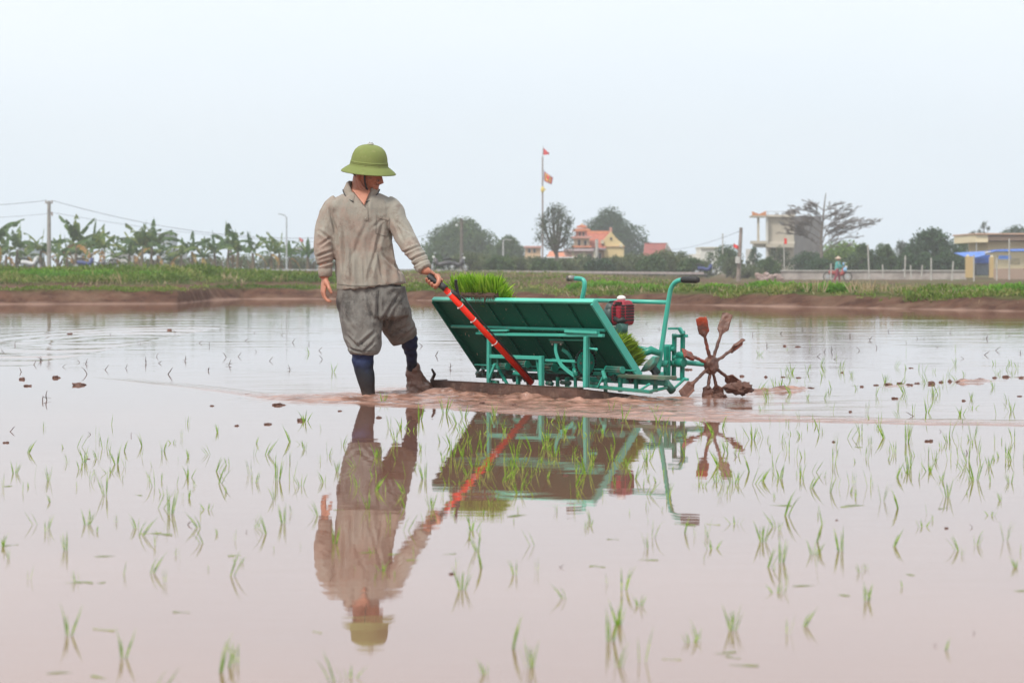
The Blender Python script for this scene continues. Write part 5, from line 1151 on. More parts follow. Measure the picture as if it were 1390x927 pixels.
for i, (px, yt, lab, nl, old) in enumerate(((-48, 300, 'banana plant outside the left edge of the photo', 8, 1), (-84, 306, 'banana plant farthest outside the left edge of the photo', 8, 1), (-6, 292, 'banana plant cut by the left edge of the photo', 9, 1), (22, 310, 'banana plant with a thin upright leaf at the far left', 6, 0), (54, 314, 'bushy banana plant left of the electricity pole', 10, 1), (78, 322, 'low banana plant just right of the electricity pole', 8, 1), (103, 293, 'tallest banana plant with yellow central leaf', 9, 2), (126, 308, 'dark banana plant right of the tallest one', 9, 0), (140, 310, 'banana plant with orange withered leaves', 9, 2),
                                            (176, 326, 'thin banana plant left of the wide fan shaped one', 6, 0), (192, 306, 'wide fan shaped banana plant', 9, 0), (205, 302, 'banana plant with tall pointed leaf in front of the grey block', 11, 1), (246, 328, 'low banana plant with brown leaf pointing left', 8, 1), (262, 317, 'banana plant with drooping brown top leaf', 9, 1), (292, 318, 'small banana plant behind the road rail', 8, 0), (309, 309, 'banana plant with tall upright leaf in the middle of the row', 10, 1), (322, 316, 'banana plant with leaf pointing up right', 9, 0), (344, 320, 'banana plant with yellow top leaf', 7, 1), (368, 322, 'banana plant left of the street lamp', 9, 1), (378, 320, 'banana plant touching the street lamp post', 9, 0), (418, 326, 'banana plant just left of the man', 8, 0), (394, 334, 'low banana plant right of the street lamp', 7, 1))):
    banana(px, yt-5, 0, lab, 100+i, nl+2, old, 172+(i % 4)*4, 1.0)
extra = [(8, 322), (38, 326), (90, 328), (114, 322), (160, 334), (184, 322), (214, 322), (234, 340), (276, 330)]
for i, (px, yt) in enumerate(extra):
    nb = ['left edge', 'parked white motorbike', 'gap before the tallest plant', 'tallest plant', 'orange withered leaves', 'fan shaped plant', 'grey tower block', 'pale small house', 'brown top leaf', 'tall upright leaf', 'leaf pointing up right', 'yellow top leaf', 'street lamp post', 'street lamp, on its right', 'thin plant of the row', 'concrete pole'][i]
    banana(px, yt, 0, 'short bushy banana plant in the back row, by the '+nb, 300+i, 11, 1, 190, 1.25)
# undergrowth behind them
for i, (x0, x1, yt) in enumerate(((-30, 12, 352), (30, 60, 350), (84, 120, 352), (130, 176, 354), (172, 222, 350), (226, 262, 350), (262, 310, 346), (304, 352, 344), (344, 392, 344), (384, 424, 346), (418, 462, 348))):
    tree('shrub', x0-4, x1+4, yt-2, 372, 205, 'scrub', ['grey bush at the far left behind the banana plants', 'bush behind the parked white motorbike', 'bush behind the tallest banana plant', 'bush behind the orange leaved banana plant', 'bush behind the fan shaped banana plant', 'bush right of the fan shaped banana plant', 'bush behind the drooping banana plant', 'bush in the middle of the banana row', 'bush behind the yellow topped banana plant', 'bush behind the street lamp', 'bush beside the man behind the road rail'][i], 1700, 'shrub', 'bushes behind the banana row', lobes=10, trunk=.03, airy=.5, seed=60+i, leaf=.2)

# ------------------------------------------------------------------ poles, lamps, wires, flags
conc = M('pole_concrete', (.30, .28, .25), (.20, .185, .17), 4, .85)
def pole(px, ytop, ybase, Yd, r, name, label, cat, group=None, mat=conc, lean=0):
    a = P(px, ybase, Yd); b_ = P(px+lean, ytop, Yd); root = thing(name, a, label, cat, group)
    MB().tube([a-V((0, 0, .3)), b_], [r, r*.72], 10).build('post', mat, root); return root, a, b_
r1, a1_, b1_ = pole(66.5, 273, 366, 165, .16, 'utility_pole', 'grey concrete electricity pole between banana plants at left', 'utility pole', 'electricity poles')
MB().beam(b1_+V((-.25, 0, -.15)), b1_+V((.25, 0, -.15)), .06, .06).build('cross_arm', conc, r1)
for dx in (-.2, .2): MB().tube([b1_+V((dx, 0, -.12)), b1_+V((dx, 0, .06))], [.05, .03], 8).build('insulator', M('insulator', (.25, .15, .10)), r1)
MB().tube([P(70, 288, 164.8), P(71, 293, 164.8)], .05, 6).build('insulator', M('insulator', (.25, .15, .1)), r1)
r2, a2_, b2_ = pole(626.5, 297, 370, 180, .15, 'utility_pole', 'dark utility pole in front of the broad dome shaped tree', 'utility pole', 'electricity poles', M('pole_dark', (.16, .14, .12), (.10, .09, .08), 4, .85))
MB().beam(b2_+V((-.35, 0, -.3)), b2_+V((.2, 0, -.3)), .06, .06).build('cross_arm', conc, r2); MB().ball(b2_+V((-.36, -.05, -.5)), (.12, .08, .1)).build('lamp_head', M('lamp_pale', (.6, .62, .62)), r2, True)
r3, a3_, b3_ = pole(1002, 309, 376, 150, .14, 'utility_pole', 'brown concrete pole right of the white house, red flag on its left', 'utility pole', 'electricity poles', M('pole_brown', (.28, .22, .19), (.18, .15, .13), 3, .85), 4)
MB().box(P(1001.5, 353, 149.7), (.3, .15, .4)).build('meter_box', M('meter_box', (.55, .53, .5)), r3)
r4, a4_, b4_ = pole(683, 327, 352, 240, .10, 'street_lamp', 'pale street lamp before the smaller rounded tree', 'street lamp', None, M('pole_pale', (.42, .42, .42)))
MB().tube([b4_, b4_+V((.25, 0, .15)), b4_+V((.55, 0, .1))], .05, 6).build('lamp_arm', M('pole_pale', (.42, .42, .42)), r4); MB().box(b4_+V((.7, 0, .08)), (.3, .15, .1)).build('lamp_head', M('pole_pale', (.42, .42, .42)), r4)
gal = M('galvanised', (.42, .44, .46), (.35, .37, .39), 4, .5)
r5, a5_, b5_ = pole(389, 295, 367, 170, .065, 'street_lamp', 'slender grey street lamp with arm to the left behind the banana row', 'street lamp', None, gal)
MB().tube([b5_, b5_+V((-.15, 0, .14)), b5_+V((-.36, 0, .2))], .035, 8).build('lamp_arm', gal, r5); MB().box(b5_+V((-.46, 0, .22)), (.28, .12, .07)).build('lamp_head', gal, r5, bevel=.02)
wire_m = M('cable_dark', (.10, .10, .12))
def wire(a, b_, sag, name, label, r=.016):
    q = [a.lerp(b_, t/24)-V((0, 0, sag*4*(t/24)*(1-t/24))) for t in range(25)]; o = MB().tube(q, r, 5).build(name, wire_m, None, True, org=a); tag(o, label, 'cable', 'overhead cables')
far_l = P(-220, 268, 165)
wire(far_l, b1_+V((-.2, 0, .04)), .5, 'power_cable', 'upper power cable running from the left edge to the concrete pole')
wire(P(-220, 282, 165), P(66, 290, 165), .5, 'power_cable', 'lower power cable at left of the concrete pole', .011)
wire(b1_+V((.2, 0, .04)), P(470, 321, 200), 1.0, 'power_cable', 'upper cable sagging from the concrete pole towards the man')
wire(P(68, 288, 165), P(470, 329, 200), .5, 'power_cable', 'lower cable sagging from the concrete pole towards the man', .011)
wire(P(470, 321, 200), b2_+V((-.3, 0, -.2)), .9, 'power_cable', 'cable behind the man reaching the dark utility pole', .014)
wire(b2_+V((.2, 0, -.2)), P(760, 338, 260), .8, 'power_cable', 'thin cable right of the dark utility pole', .012)
wire(P(880, 338, 230), b3_+V((-.05, 0, -.2)), .5, 'power_cable', 'cable rising to the brown concrete pole', .012)
white_p = M('fence_pole', (.45, .43, .40), (.33, .31, .28), 6, .8)
for px, yt, yb, ln, lab in ((1180, 332, 380, -2, 'tall thin pole with creeper left of the bare fence poles'), (1199, 359, 378, -1, 'short leaning stick in front of the long wall'), (1228, 347, 377, 1, 'fence pole before the long wall, leftmost of the thick ones'), (1237, 360, 377, -1, 'thin short stick right of the leftmost thick fence pole'), (1264, 350, 381, 0, 'pale fence pole in front of the biggest dark tree'), (1251, 360, 376, 1, 'thin stick between two fence poles before the wall'), (1292, 355, 381, 2, 'fence pole leaning right, left of the yellow gate pillar'), (1322, 346, 382, 0, 'thin pole at the right side of the first gate pillar'), (1353, 350, 381, 0, 'pale pole before the brown wall at right'), (1370, 324, 380, 0, 'tall thin grey pole before the yellow house'), (1065, 330, 380, -1, 'pale pole carrying a small red flag before the concrete house'), (981, 317, 345, 0, 'thin antenna pole above the white house'), (1128, 358, 380, 0, 'short pole just left of the woman with the motorbike'), (810, 325, 366, 0, 'grey pole in front of the temple roof')):
    o = MB().tube([P(px, yb, 140 if px > 1100 else 190), P(px+ln, yt, 140 if px > 1100 else 190)], .045 if px != 810 else .12, 8).build('fence_pole' if px > 1100 else 'pole', white_p, None, org=P(px, yb, 140 if px > 1100 else 190)); tag(o, lab, 'pole', 'thin poles at the village edge')
# small flags and the tall flagpole
def cloth_flag(pts, mat, name, parent=None, label=None):
    a, b_, c, d = [V(p) for p in pts]; mb = MB(); n = 8; rows = []
    for i in range(n+1):
        t = i/n; rows.append([a.lerp(b_, t)+V((0, .10*math.sin(t*7), 0)), d.lerp(c, t)+V((0, .10*math.sin(t*7+.6), 0))])
    for s, off in ((1, 0), (0, .015)):
        for r in rows: mb.v += [r[0]+V((0, off, 0)), r[1]+V((0, off, 0))]
    for i in range(n):
        q = i*2; mb.f += [[q, q+1, q+3, q+2], [q+18, q+20, q+21, q+19]]
    o = mb.build(name, mat, parent, org=None if parent else a)
    if label: tag(o, label, 'flag', 'small red flags')
    return o
redf = M('flag_red', (.85, .05, .035), (.6, .04, .035), 3, .7); yel = M('flag_yellow', (.80, .62, .16)); bluf = M('flag_blue', (.55, .58, .70)); pink = M('flag_pink', (.75, .18, .22))
cloth_flag((P(996, 331, 149), P(1003, 334, 149), P(1002.5, 339, 149), P(995, 335, 149)), redf, 'flag', None, 'orange red flag hanging left of the brown concrete pole')
cloth_flag((P(1064.5, 323, 188), P(1068.5, 324.5, 188), P(1068.5, 331.5, 188), P(1064.5, 331.5, 188)), redf, 'flag', None, 'small dark red flag on the pale pole before the concrete house')
cloth_flag((P(406, 322, 188), P(412, 326, 188), P(411, 330, 188), P(406, 327, 188)), pink, 'flag', None, 'pale pink red flag above the last banana plant left of the man')
fp, fa, fb_ = pole(736.5, 213, 366, 250, .10, 'flagpole', 'very tall thin flagpole with red pennant and square festival flag above the airy tree', 'flagpole', None, M('pole_rust', (.30, .22, .20), (.22, .18, .17)))
MB().tube([fb_, P(737.5, 198, 250)], .035, 6).build('pole_tip', gal, fp)
Yf = 249.8
cloth_flag((P(737.5, 201, Yf), P(745.5, 208, Yf), P(745.5, 210, Yf), P(737.5, 210.5, Yf)), M('flag_red2', (.70, .06, .07)), 'pennant', fp)
fl_ = cloth_flag((P(738, 231, Yf), P(751, 241, Yf), P(749, 251, Yf), P(738, 246, Yf)), bluf, 'festival_flag', fp)
cloth_flag((P(739, 233.5, Yf-.12), P(750, 241.5, Yf-.12), P(748.3, 250, Yf-.12), P(739, 245, Yf-.12)), redf, 'red_border', fl_)
cloth_flag((P(740, 235, Yf-.2), P(748.2, 240.5, Yf-.2), P(747.2, 248, Yf-.2), P(740, 243.8, Yf-.2)), yel, 'yellow_square', fl_)
cloth_flag((P(741.8, 237, Yf-.28), P(746.5, 240.5, Yf-.28), P(745.9, 246, Yf-.28), P(741.8, 242.8, Yf-.28)), redf, 'red_centre', fl_)
MB().ball(P(736.5, 257.5, 249.8), (.2, .12, .32), seg=12, rings=8).beam(P(734, 257.5, 249.8), P(741, 257.5, 249.8), .1, .14).build('ornament', yel, fp)

# ------------------------------------------------------------------ buildings
def wallm(n, a, b_=None, s=.6): return M(n, a, b_ or tuple(x*.78 for x in a), s, .88, lo=.35, hi=.8)
def house(name, label, px, Yd, cat='house'):
    return thing(name, P(px, 372, Yd), label, cat)
def slab(root, name, x0, x1, y0, y1, Yd, dep, mat, par=None, yaw=0, bev=0):
    """block seen between x0..x1 and y0..y1 at distance Yd, dep metres deep"""
    a, b_ = P(x0, y1, Yd), P(x1, y0, Yd); return MB().box(((a.x+b_.x)/2, Yd+dep/2, (a.z+b_.z)/2), (b_.x-a.x, dep, b_.z-a.z)).build(name, mat, par or root, bevel=bev)
glass = M('dark_window', (.03, .035, .04), (.05, .055, .06), 3, .25); frame_m = M('pale_frame', (.55, .52, .48))
def windows(root, wall, lst, Yd, mat=None):
    for (x0, x1, y0, y1) in lst:
        w_ = slab(root, 'window', x0-.4, x1+.4, y0-.4, y1+.4, Yd-.05, .08, frame_m, wall); slab(root, 'pane', x0, x1, y0, y1, Yd-.07, .04, mat or glass, w_)
peach = wallm('wall_peach', (.62, .42, .26)); yelw = wallm('wall_yellow', (.66, .52, .27)); cream = wallm('wall_cream', (.62, .56, .42)); pinkw = wallm('wall_pink', (.58, .30, .25)); tile = M('roof_tile', (.44, .14, .09), (.32, .10, .07), 3, .8, bmp=.5); tiled = M('roof_tile_dark', (.30, .085, .07), (.22, .07, .06), 2, .85); oran = M('roof_orange', (.64, .25, .14), (.50, .20, .12), 3, .8); white = wallm('wall_white', (.68, .67, .62))
# temple
tm_ = house('temple', 'yellow and pink village temple with red tiled roof and small pagoda tower', 805, 230)
Yt = 230
w1 = slab(tm_, 'side_wall', 783, 822, 336, 372, Yt, 9, peach)
gw = MB().prism([P(820, 372, Yt-.2), P(847, 372, Yt-.2), P(847, 333, Yt-.2), P(843, 329, Yt-.2), P(836, 323, Yt-.2), P(829.5, 314, Yt-.2), P(820, 325, Yt-.2)], V((0, 1.2, 0))).build('gable_wall', yelw, tm_)
slab(tm_, 'string_course', 819.5, 847.5, 334, 335, Yt-.35, .3, peach, gw); MB().tube([P(829.5, 324, Yt-.24), P(829.5, 324, Yt-.3)], .12, 12).build('vent', glass, gw)
MB().prism([P(783, 336, Yt-.6), P(822, 337, Yt-.6), P(829.5, 316, Yt+2), P(795, 316, Yt+2)], V((0, .25, -.05))).build('roof', tile, tm_)
MB().prism([P(829, 315, Yt+.2), P(848, 335, Yt+.2), P(848, 337, Yt+.2), P(829, 318, Yt+.2)], V((0, 6, 0))).build('roof', tile, tm_)
slab(tm_, 'ridge', 796, 829, 313.5, 317, Yt+1.9, .5, oran); slab(tm_, 'ridge_ornament', 827.5, 831, 309, 317, Yt-.1, .5, pinkw, bev=.06); slab(tm_, 'ridge_ornament', 841, 845, 331, 336, Yt-.4, .5, cream, bev=.06)
windows(tm_, w1, ((813, 816, 344, 352),), Yt); slab(tm_, 'dormer', 816, 819.5, 326, 331, Yt-.5, .8, cream)
slab(tm_, 'gutter', 783, 822, 337, 339, Yt-.8, .8, M('gutter_grey', (.35, .31, .36)))
tw1 = slab(tm_, 'gate_tower', 780, 800, 322, 340, Yt-3, 3, cream); windows(tm_, tw1, ((784.5, 787.5, 326, 334), (793, 796, 327, 334)), Yt-3)
slab(tm_, 'cornice', 777, 803, 333.5, 336, Yt-3.5, 3.5, oran); slab(tm_, 'cornice', 766, 806, 337.5, 341, Yt-3.6, 3.5, M('cornice_lilac', (.50, .40, .42)))
t2 = slab(tm_, 'upper_tower', 782.5, 797, 313.5, 322, Yt-2.8, 2.4, pinkw); windows(tm_, t2, ((786, 788, 315.5, 321), (791, 793, 315.5, 321)), Yt-2.8)
def eaves(x0, x1, y0, y1, Yd, dep, mat):
    a = [P(x0-2.5, y1-1.5, Yd), P(x0+1, y1, Yd), P(x1-1, y1, Yd), P(x1+2.5, y1-1.5, Yd), P(x1-2.5, y0, Yd), P(x0+2.5, y0, Yd)]
    return MB().prism(a, V((0, dep, 0))).build('eaves', mat, tm_)
eaves(780, 800, 310, 314, Yt-3.2, 3.2, oran); eaves(785, 795, 305.5, 309, Yt-2.6, 2, oran); eaves(777, 803, 320.5, 323.5, Yt-3.6, 4, pinkw)
slab(tm_, 'finial', 788.5, 791.5, 303.5, 307, Yt-2, .3, cream)
fw = slab(tm_, 'front_wall', 766, 808, 341, 368, Yt-3, 1, wallm('wall_pinkish', (.60, .46, .42))); windows(tm_, fw, ((784, 790, 346, 366), (797, 803, 345, 352)), Yt-3)
for x in (778, 793, 807): slab(tm_, 'pillar', x-1.5, x+1.5, 341, 368, Yt-3.3, .4, cream)
sp_ = slab(tm_, 'shed_wall', 744, 782, 349, 368, Yt-2, 2, wallm('wall_dim', (.25, .22, .2)))
MB().prism([P(742, 348.5, Yt-3.4), P(783, 348.5, Yt-3.4), P(780, 341, Yt-.5), P(746, 341, Yt-.5)], V((0, .2, -.02))).build('porch_roof', oran, tm_); slab(tm_, 'porch_fascia', 742, 783, 348.5, 350.3, Yt-3.45, .2, M('white_trim', (.7, .7, .7)))
for x in (745.5, 778): slab(tm_, 'porch_pillar', x-2.3, x+2.3, 350, 366, Yt-3.2, .5, M('pillar_yellow', (.70, .62, .25)))
# other houses
h1 = house('red_roofed_house', 'house with dark red tiled roof right of the big dark dome tree', 892, 260); slab(h1, 'wall', 878, 904, 345, 372, 260, 6, wallm('wall_grey', (.36, .36, .34)))
MB().prism([P(873, 348, 259.4), P(904, 345, 259.4), P(905.5, 331, 262), P(875, 331.5, 262)], V((0, .3, -.05))).build('roof', tiled, h1)
MB().prism([P(904, 372, 260), P(913, 372, 260), P(913, 345, 260), P(905.5, 331, 260), P(903, 340, 260)], V((0, 6, 0))).build('gable', wallm('wall_grey', (.36, .36, .34)), h1); slab(h1, 'ridge', 875, 906, 329.8, 331.8, 262, .4, tiled)
MB().beam(P(905, 331, 259.7), P(914.5, 347, 259.7), .3, .14).build('verge', wallm('wall_grey2', (.42, .40, .38)), h1)
h2 = house('peach_house', 'flat roofed peach house between the smaller round tree and the airy tree', 724, 280); a = slab(h2, 'wall', 713, 734, 336, 370, 280, 5, peach); slab(h2, 'roof', 711.5, 735, 334, 336.5, 279.6, 6, pinkw); windows(h2, a, ((717, 720, 338, 343), (724, 727, 338, 343)), 280)
h3 = house('white_house', 'small white flat roofed house left of the brown concrete pole', 962, 225); a = slab(h3, 'wall', 951.5, 976, 337, 372, 225, 6, white); slab(h3, 'parapet', 951, 976.5, 335.4, 337, 224.8, 6.4, wallm('wall_cream2', (.55, .50, .40))); b2_1 = slab(h3, 'annex', 940, 951.4, 345, 372, 226, 5, white); windows(h3, b2_1, ((943, 945.5, 350, 357),), 226)
# multi storey concrete house
h4 = house('concrete_house', 'tall unfinished concrete house with roof terrace canopy and orange trim', 1060, 250); Y4 = 250
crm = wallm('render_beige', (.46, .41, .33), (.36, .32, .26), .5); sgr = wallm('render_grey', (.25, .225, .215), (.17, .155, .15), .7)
fw4 = slab(h4, 'front_wall', 1042, 1078, 294, 372, Y4, .6, crm)
MB().prism([P(1078, 372, Y4), P(1078, 293.5, Y4), P(1115, 293.5, Y4+5), P(1115, 372, Y4+5)], V((-2, 6, 0))).build('side_wall', sgr, h4)
slab(h4, 'floor_band', 1040, 1079, 291.5, 294.5, Y4-.5, .6, wallm('band', (.56, .50, .42)))
slab(h4, 'floor_band', 1040, 1079, 328, 331, Y4-.4, .5, wallm('band', (.56, .50, .42)))
cn4 = slab(h4, 'canopy', 1021, 1041, 292.5, 295, Y4-1, 3, crm)
MB().prism([P(1021, 292.5, Y4-1), P(1021, 287, Y4-1), P(1030.5, 290.8, Y4-1), P(1040, 286.5, Y4-1), P(1040, 292.5, Y4-1)], V((0, .3, 0))).build('orange_trim', wallm('trim_orange', (.62, .24, .10)), cn4)
slab(h4, 'column', 1028, 1031, 295, 328, Y4-.6, .3, crm); slab(h4, 'column', 1040, 1042.5, 295, 372, Y4-.7, .4, wallm('col_white', (.62, .60, .56)))
slab(h4, 'balcony', 1022, 1041, 327, 331, Y4-1, 3, crm); slab(h4, 'balcony_wall', 1024, 1041, 331, 336, Y4-.4, 2, wallm('col_white', (.62, .6, .56)))
for x in (1042, 1052, 1062, 1072): slab(h4, 'rail_post', x, x+.7, 287, 292, Y4, .08, gal)
slab(h4, 'rail', 1040, 1073, 287, 287.7, Y4, .06, gal); slab(h4, 'roof_room', 1072, 1080.5, 285, 292, Y4+.3, 2, sgr)
MB().tube([P(1053, 290.3, Y4+1), P(1057, 290.3, Y4+1)], .12, 12).build('water_tank', gal, h4)
windows(h4, fw4, ((1047, 1053, 336, 346), (1060, 1066, 336, 346)), Y4); slab(h4, 'terrace_lower', 1040, 1078, 331.2, 336, Y4-1.2, 1.0, crm)
slab(h4, 'annex', 1016, 1026, 338, 372, Y4+.2, 3, wallm('col_white', (.62, .6, .56)))
# yellow house with blue roofs
h5 = house('yellow_house', 'yellow flat roofed house with blue metal porch roof at the right edge', 1370, 195); Y5 = 195
yl = wallm('wall_lemon', (.78, .66, .44), (.70, .58, .37)); a = slab(h5, 'wall', 1340, 1440, 328, 374, Y5, 8, yl)
pr = slab(h5, 'parapet', 1324.5, 1341, 318, 329, Y5-1.5, 9.5, yl); slab(h5, 'eave', 1341, 1442, 321, 326.5, Y5-1.2, 9, wallm('eave_peach', (.60, .40, .28))); slab(h5, 'roof_edge', 1324, 1443, 316.6, 318.4, Y5-1.7, 10, wallm('edge_peach', (.58, .36, .24))); slab(h5, 'roof_slab', 1341, 1442, 318.4, 320.6, Y5-.9, 9, wallm('slab_peach', (.52, .38, .28)))
slab(h5, 'porch_post', 1325, 1325.8, 329, 346, Y5-1.4, .08, gal); windows(h5, a, ((1372, 1384, 351, 358),), Y5, M('pane_pale', (.6, .5, .3)))
blue = M('blue_sheet', (.10, .22, .62), (.07, .17, .50), 2, .5)
MB().prism([P(1335, 341.5, Y5-3.5), P(1350, 339, Y5-3.5), P(1445, 336, Y5-3.5), P(1445, 340, Y5-4.8), P(1352, 341, Y5-4.8), P(1336, 344.5, Y5-4.8)], V((0, .1, -.06))).build('porch_roof', blue, h5); slab(h5, 'porch_beam', 1336, 1442, 341.4, 343.6, Y5-4.6, .3, yl)
slab(h5, 'blue_awning', 1356, 1372, 347, 352, Y5-2, .2, blue)
h6 = house('blue_roofed_shed', 'low shed with blue metal roof and blue door behind the gate pillars', 1320, 188); Y6 = 188
MB().prism([P(1295, 343.2, Y6-1), P(1337, 341, Y6-1), P(1337, 346.5, Y6-2.5), P(1322, 350, Y6-2.5), P(1311, 349, Y6-2.5)], V((0, .1, -.05))).build('roof', blue, h6)
slab(h6, 'wall', 1322, 1345, 352, 374, Y6, 2, M('shed_dark', (.08, .09, .11))); slab(h6, 'tarpaulin', 1323, 1344, 346, 357.5, Y6-.6, .1, M('blue_tarp', (.03, .12, .50), (.02, .08, .38), 3, .5)); slab(h6, 'door', 1326, 1342, 358, 373, Y6-.3, .1, M('door_grey', (.15, .18, .22)))
ylp = wallm('pillar_ochre', (.52, .37, .17))
for (x0, x1, yt_, lab) in ((1311.5, 1322.5, 348, 'thick ochre gate pillar left of the blue tarpaulin'), (1344, 1349, 349, 'slim ochre gate pillar right of the blue tarpaulin')):
    gp_ = thing('gate_pillar', P((x0+x1)/2, 377, 170), lab, 'gate pillar', 'gate pillars'); slab(gp_, 'shaft', x0, x1, yt_, 377, 170, .4, ylp); MB().loft([ell(P(x0+2.2, y, 170.2), V((1, 0, 0)), r, V((0, 1, 0)), r, 12) for y, r in ((yt_, .12), (yt_-1.5, .10), (yt_-2.4, .02))]).build('cap', cream, gp_)
bw = slab(thing('garden_wall', P(1372, 379, 166), 'brown plastered garden wall at the right edge', 'wall'), 'wall', 1349.5, 1460, 364.5, 379, 166, .2, wallm('wall_brown', (.36, .25, .19), (.30, .24, .20), .4))
lwm, nt, b = new_mat('long_wall'); c = mixc(nt, ramp(nt, tex_noise(nt, 1.2, 5), [(.4, 0), (.6, 1)]), (.42, .37, .34), (.28, .24, .22)); lk(nt, c, b.inputs['Base Color']); b.inputs['Roughness'].default_value = .9
lwt = thing('long_wall', P(1200, 378, 176), 'long low grey brick wall behind the woman with the motorbike', 'wall'); slab(lwt, 'wall', 1060, 1312, 368, 380, 176, .2, lwm); slab(lwt, 'coping', 1060, 1312, 366.8, 368.2, 175.9, .4, wallm('coping', (.52, .49, .46)))
rb = MB(); g4 = random.Random(8)
for k in range(34): rb.ball(P(g4.uniform(1027, 1060), g4.uniform(371, 380), 168), (g4.uniform(.1, .3), .15, g4.uniform(.06, .14)), seg=7, rings=5)
tag(rb.build('rubble_heap', M('rubble', (.45, .34, .31), (.30, .2, .17), 3, .9), None, org=P(1043, 380, 168)), 'heap of pale pink rubble at the left end of the long wall', 'rubble')
# grey blocks faint in the haze behind the banana plants
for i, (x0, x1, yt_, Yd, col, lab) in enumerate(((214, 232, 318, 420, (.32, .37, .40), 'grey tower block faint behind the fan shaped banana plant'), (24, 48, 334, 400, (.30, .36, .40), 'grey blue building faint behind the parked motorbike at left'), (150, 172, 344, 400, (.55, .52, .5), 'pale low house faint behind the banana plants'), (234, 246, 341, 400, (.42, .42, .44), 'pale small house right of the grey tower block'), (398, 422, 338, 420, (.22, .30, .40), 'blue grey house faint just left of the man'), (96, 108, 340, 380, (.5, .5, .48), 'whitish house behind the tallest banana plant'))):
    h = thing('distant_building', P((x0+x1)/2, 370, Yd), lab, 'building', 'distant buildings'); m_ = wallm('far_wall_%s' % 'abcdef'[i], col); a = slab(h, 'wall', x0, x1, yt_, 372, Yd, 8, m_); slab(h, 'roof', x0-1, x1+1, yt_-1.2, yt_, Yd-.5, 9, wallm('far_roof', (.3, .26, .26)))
    windows(h, a, [(x, x+2, y, y+3) for x in np.arange(x0+2, x1-3, 5) for y in np.arange(yt_+3, 352, 8)], Yd)
# the road on its bank with rail
rd = MB(); ra = P(-400, 366.6, 160); rbp = P(640, 368.8, 150); rc_ = P(1000, 372.5, 165)
for a, b_ in ((P(-500, 367.0, 160), P(230, 367.3, 158)), (P(230, 367.3, 158), P(640, 368.2, 155)), (P(640, 368.2, 155), P(960, 371.2, 160))):
    rd.prism([a, b_, b_+V((0, 5, 0)), a+V((0, 5, 0))], V((0, 0, -.10)))
o = rd.build('road', M('asphalt', (.17, .16, .155), (.12, .115, .11), 3, .9)); tag(o, 'narrow asphalt road on its bank', kind='structure')
rl = thing('guard_rail', P(350, 368, 154.5), 'low grey concrete kerb rail along the road left of the man', 'guard rail'); rlm = M('rail_concrete', (.36, .35, .36), (.27, .26, .27), 2, .85)
MB().beam(P(120, 366.9, 154.5), P(636, 366.9, 152), .12, .14).build('rail', rlm, rl)
for x in range(124, 636, 16): MB().beam(P(x, 366.5, 154.3-(x-120)/206), P(x, 369.5, 154.3-(x-120)/206), .12, .12).build('post', rlm, rl)
rl2 = thing('guard_rail', P(820, 371, 160), 'low pale kerb rail along the road before the temple', 'guard rail'); MB().beam(P(655, 368.5, 154.5), P(955, 371, 159), .12, .14).build('rail', M('rail_pale', (.45, .38, .36)), rl2)

# ------------------------------------------------------------------ motorbikes and the woman
def motorbike(base, label, body_m, s=1.0, flip=1, seat=None, group='motorbikes by the road'):
    root = thing('motorbike', base, label, 'motorbike', group); X = V((flip*s, 0, 0)); Z_ = V((0, 0, s)); Yv = V((0, s, 0))
    def q(x, z, y=0): return base+X*x+Z_*z+Yv*y
    for x in (-.62, .62):
        wp = MB(); N = 20; wp.loft([[q(x+math.cos(t)*(r), .29+math.sin(t)*r, w_) for r, w_ in ((.29, -.04), (.29, .04), (.23, .04), (.23, -.04))] for t in [2*PI*k/N for k in range(N+1)]], False); w_ = wp.build('wheel', blk, root); MB().tube([q(x, .29, -.045), q(x, .29, .045)], .1*s, 12).build('rim', gal, w_)
        for k in range(6): MB().beam(q(x, .29), q(x+math.cos(k)*.23, .29+math.sin(k)*.23), .02*s, .02*s).build('spoke', gal, w_)
    MB().tube([q(-.55, .55), q(-.2, .52), q(.15, .42), q(.34, .50), q(.46, .85)], [.12*s, .15*s, .14*s, .12*s, .09*s], 12).build('body', body_m, root, True)
    MB().tube([q(-.62, .78), q(-.35, .80), q(.0, .72)], [.07*s, .11*s, .08*s], 10, .6).build('seat', blk, root, True)
    MB().tube([q(.46, .9), q(.62, .29)], .035*s, 8).build('fork', gal, root); hb2 = MB().tube([q(.40, 1.02, -.32), q(.44, .98), q(.40, 1.02, .32)], .025*s, 8).build('handlebar', blk, root)
    MB().ball(q(.52, .88), (.09*s, .08*s, .09*s)).build('headlight', M('lamp_glass', (.7, .7, .68), rough=.2), root, True)
    for y in (-.3, .3): MB().ball(q(.44, 1.14, y), (.05*s, .02*s, .04*s), seg=8, rings=6).build('mirror', gal, hb2)
    MB().tube([q(.28, .35), q(.42, .75)], [.10*s, .16*s], 8, .9).build('leg_shield', body_m, root, True)
    MB().tube([q(-.1, .28, .12), q(-.7, .34, .14)], [.04*s, .05*s], 8).build('exhaust', gal, root); return root
bkd = M('bike_dark', (.05, .05, .06), (.10, .09, .09), 4, .4); bkr = M('bike_red', (.35, .05, .04)); bkw = M('bike_white', (.6, .6, .6))
motorbike(P(600, 368.5, 150), 'dark parked motorbike left of the dark utility pole, nearer the man', bkd, 1.0, -1); motorbike(P(619, 368.5, 151), 'dark parked motorbike with white front just left of the utility pole', bkd, .95, 1)
motorbike(P(40, 367, 160), 'white motorbike parked between two banana plants at far left', bkw, 1.0, 1); motorbike(P(116, 367, 162), 'blue black motorbike behind the tallest banana plant', M('bike_blue', (.05, .07, .2)), 1.0, 1); motorbike(P(148, 367, 163), 'black motorbike behind the banana plant with orange leaves', bkd, .9, -1)
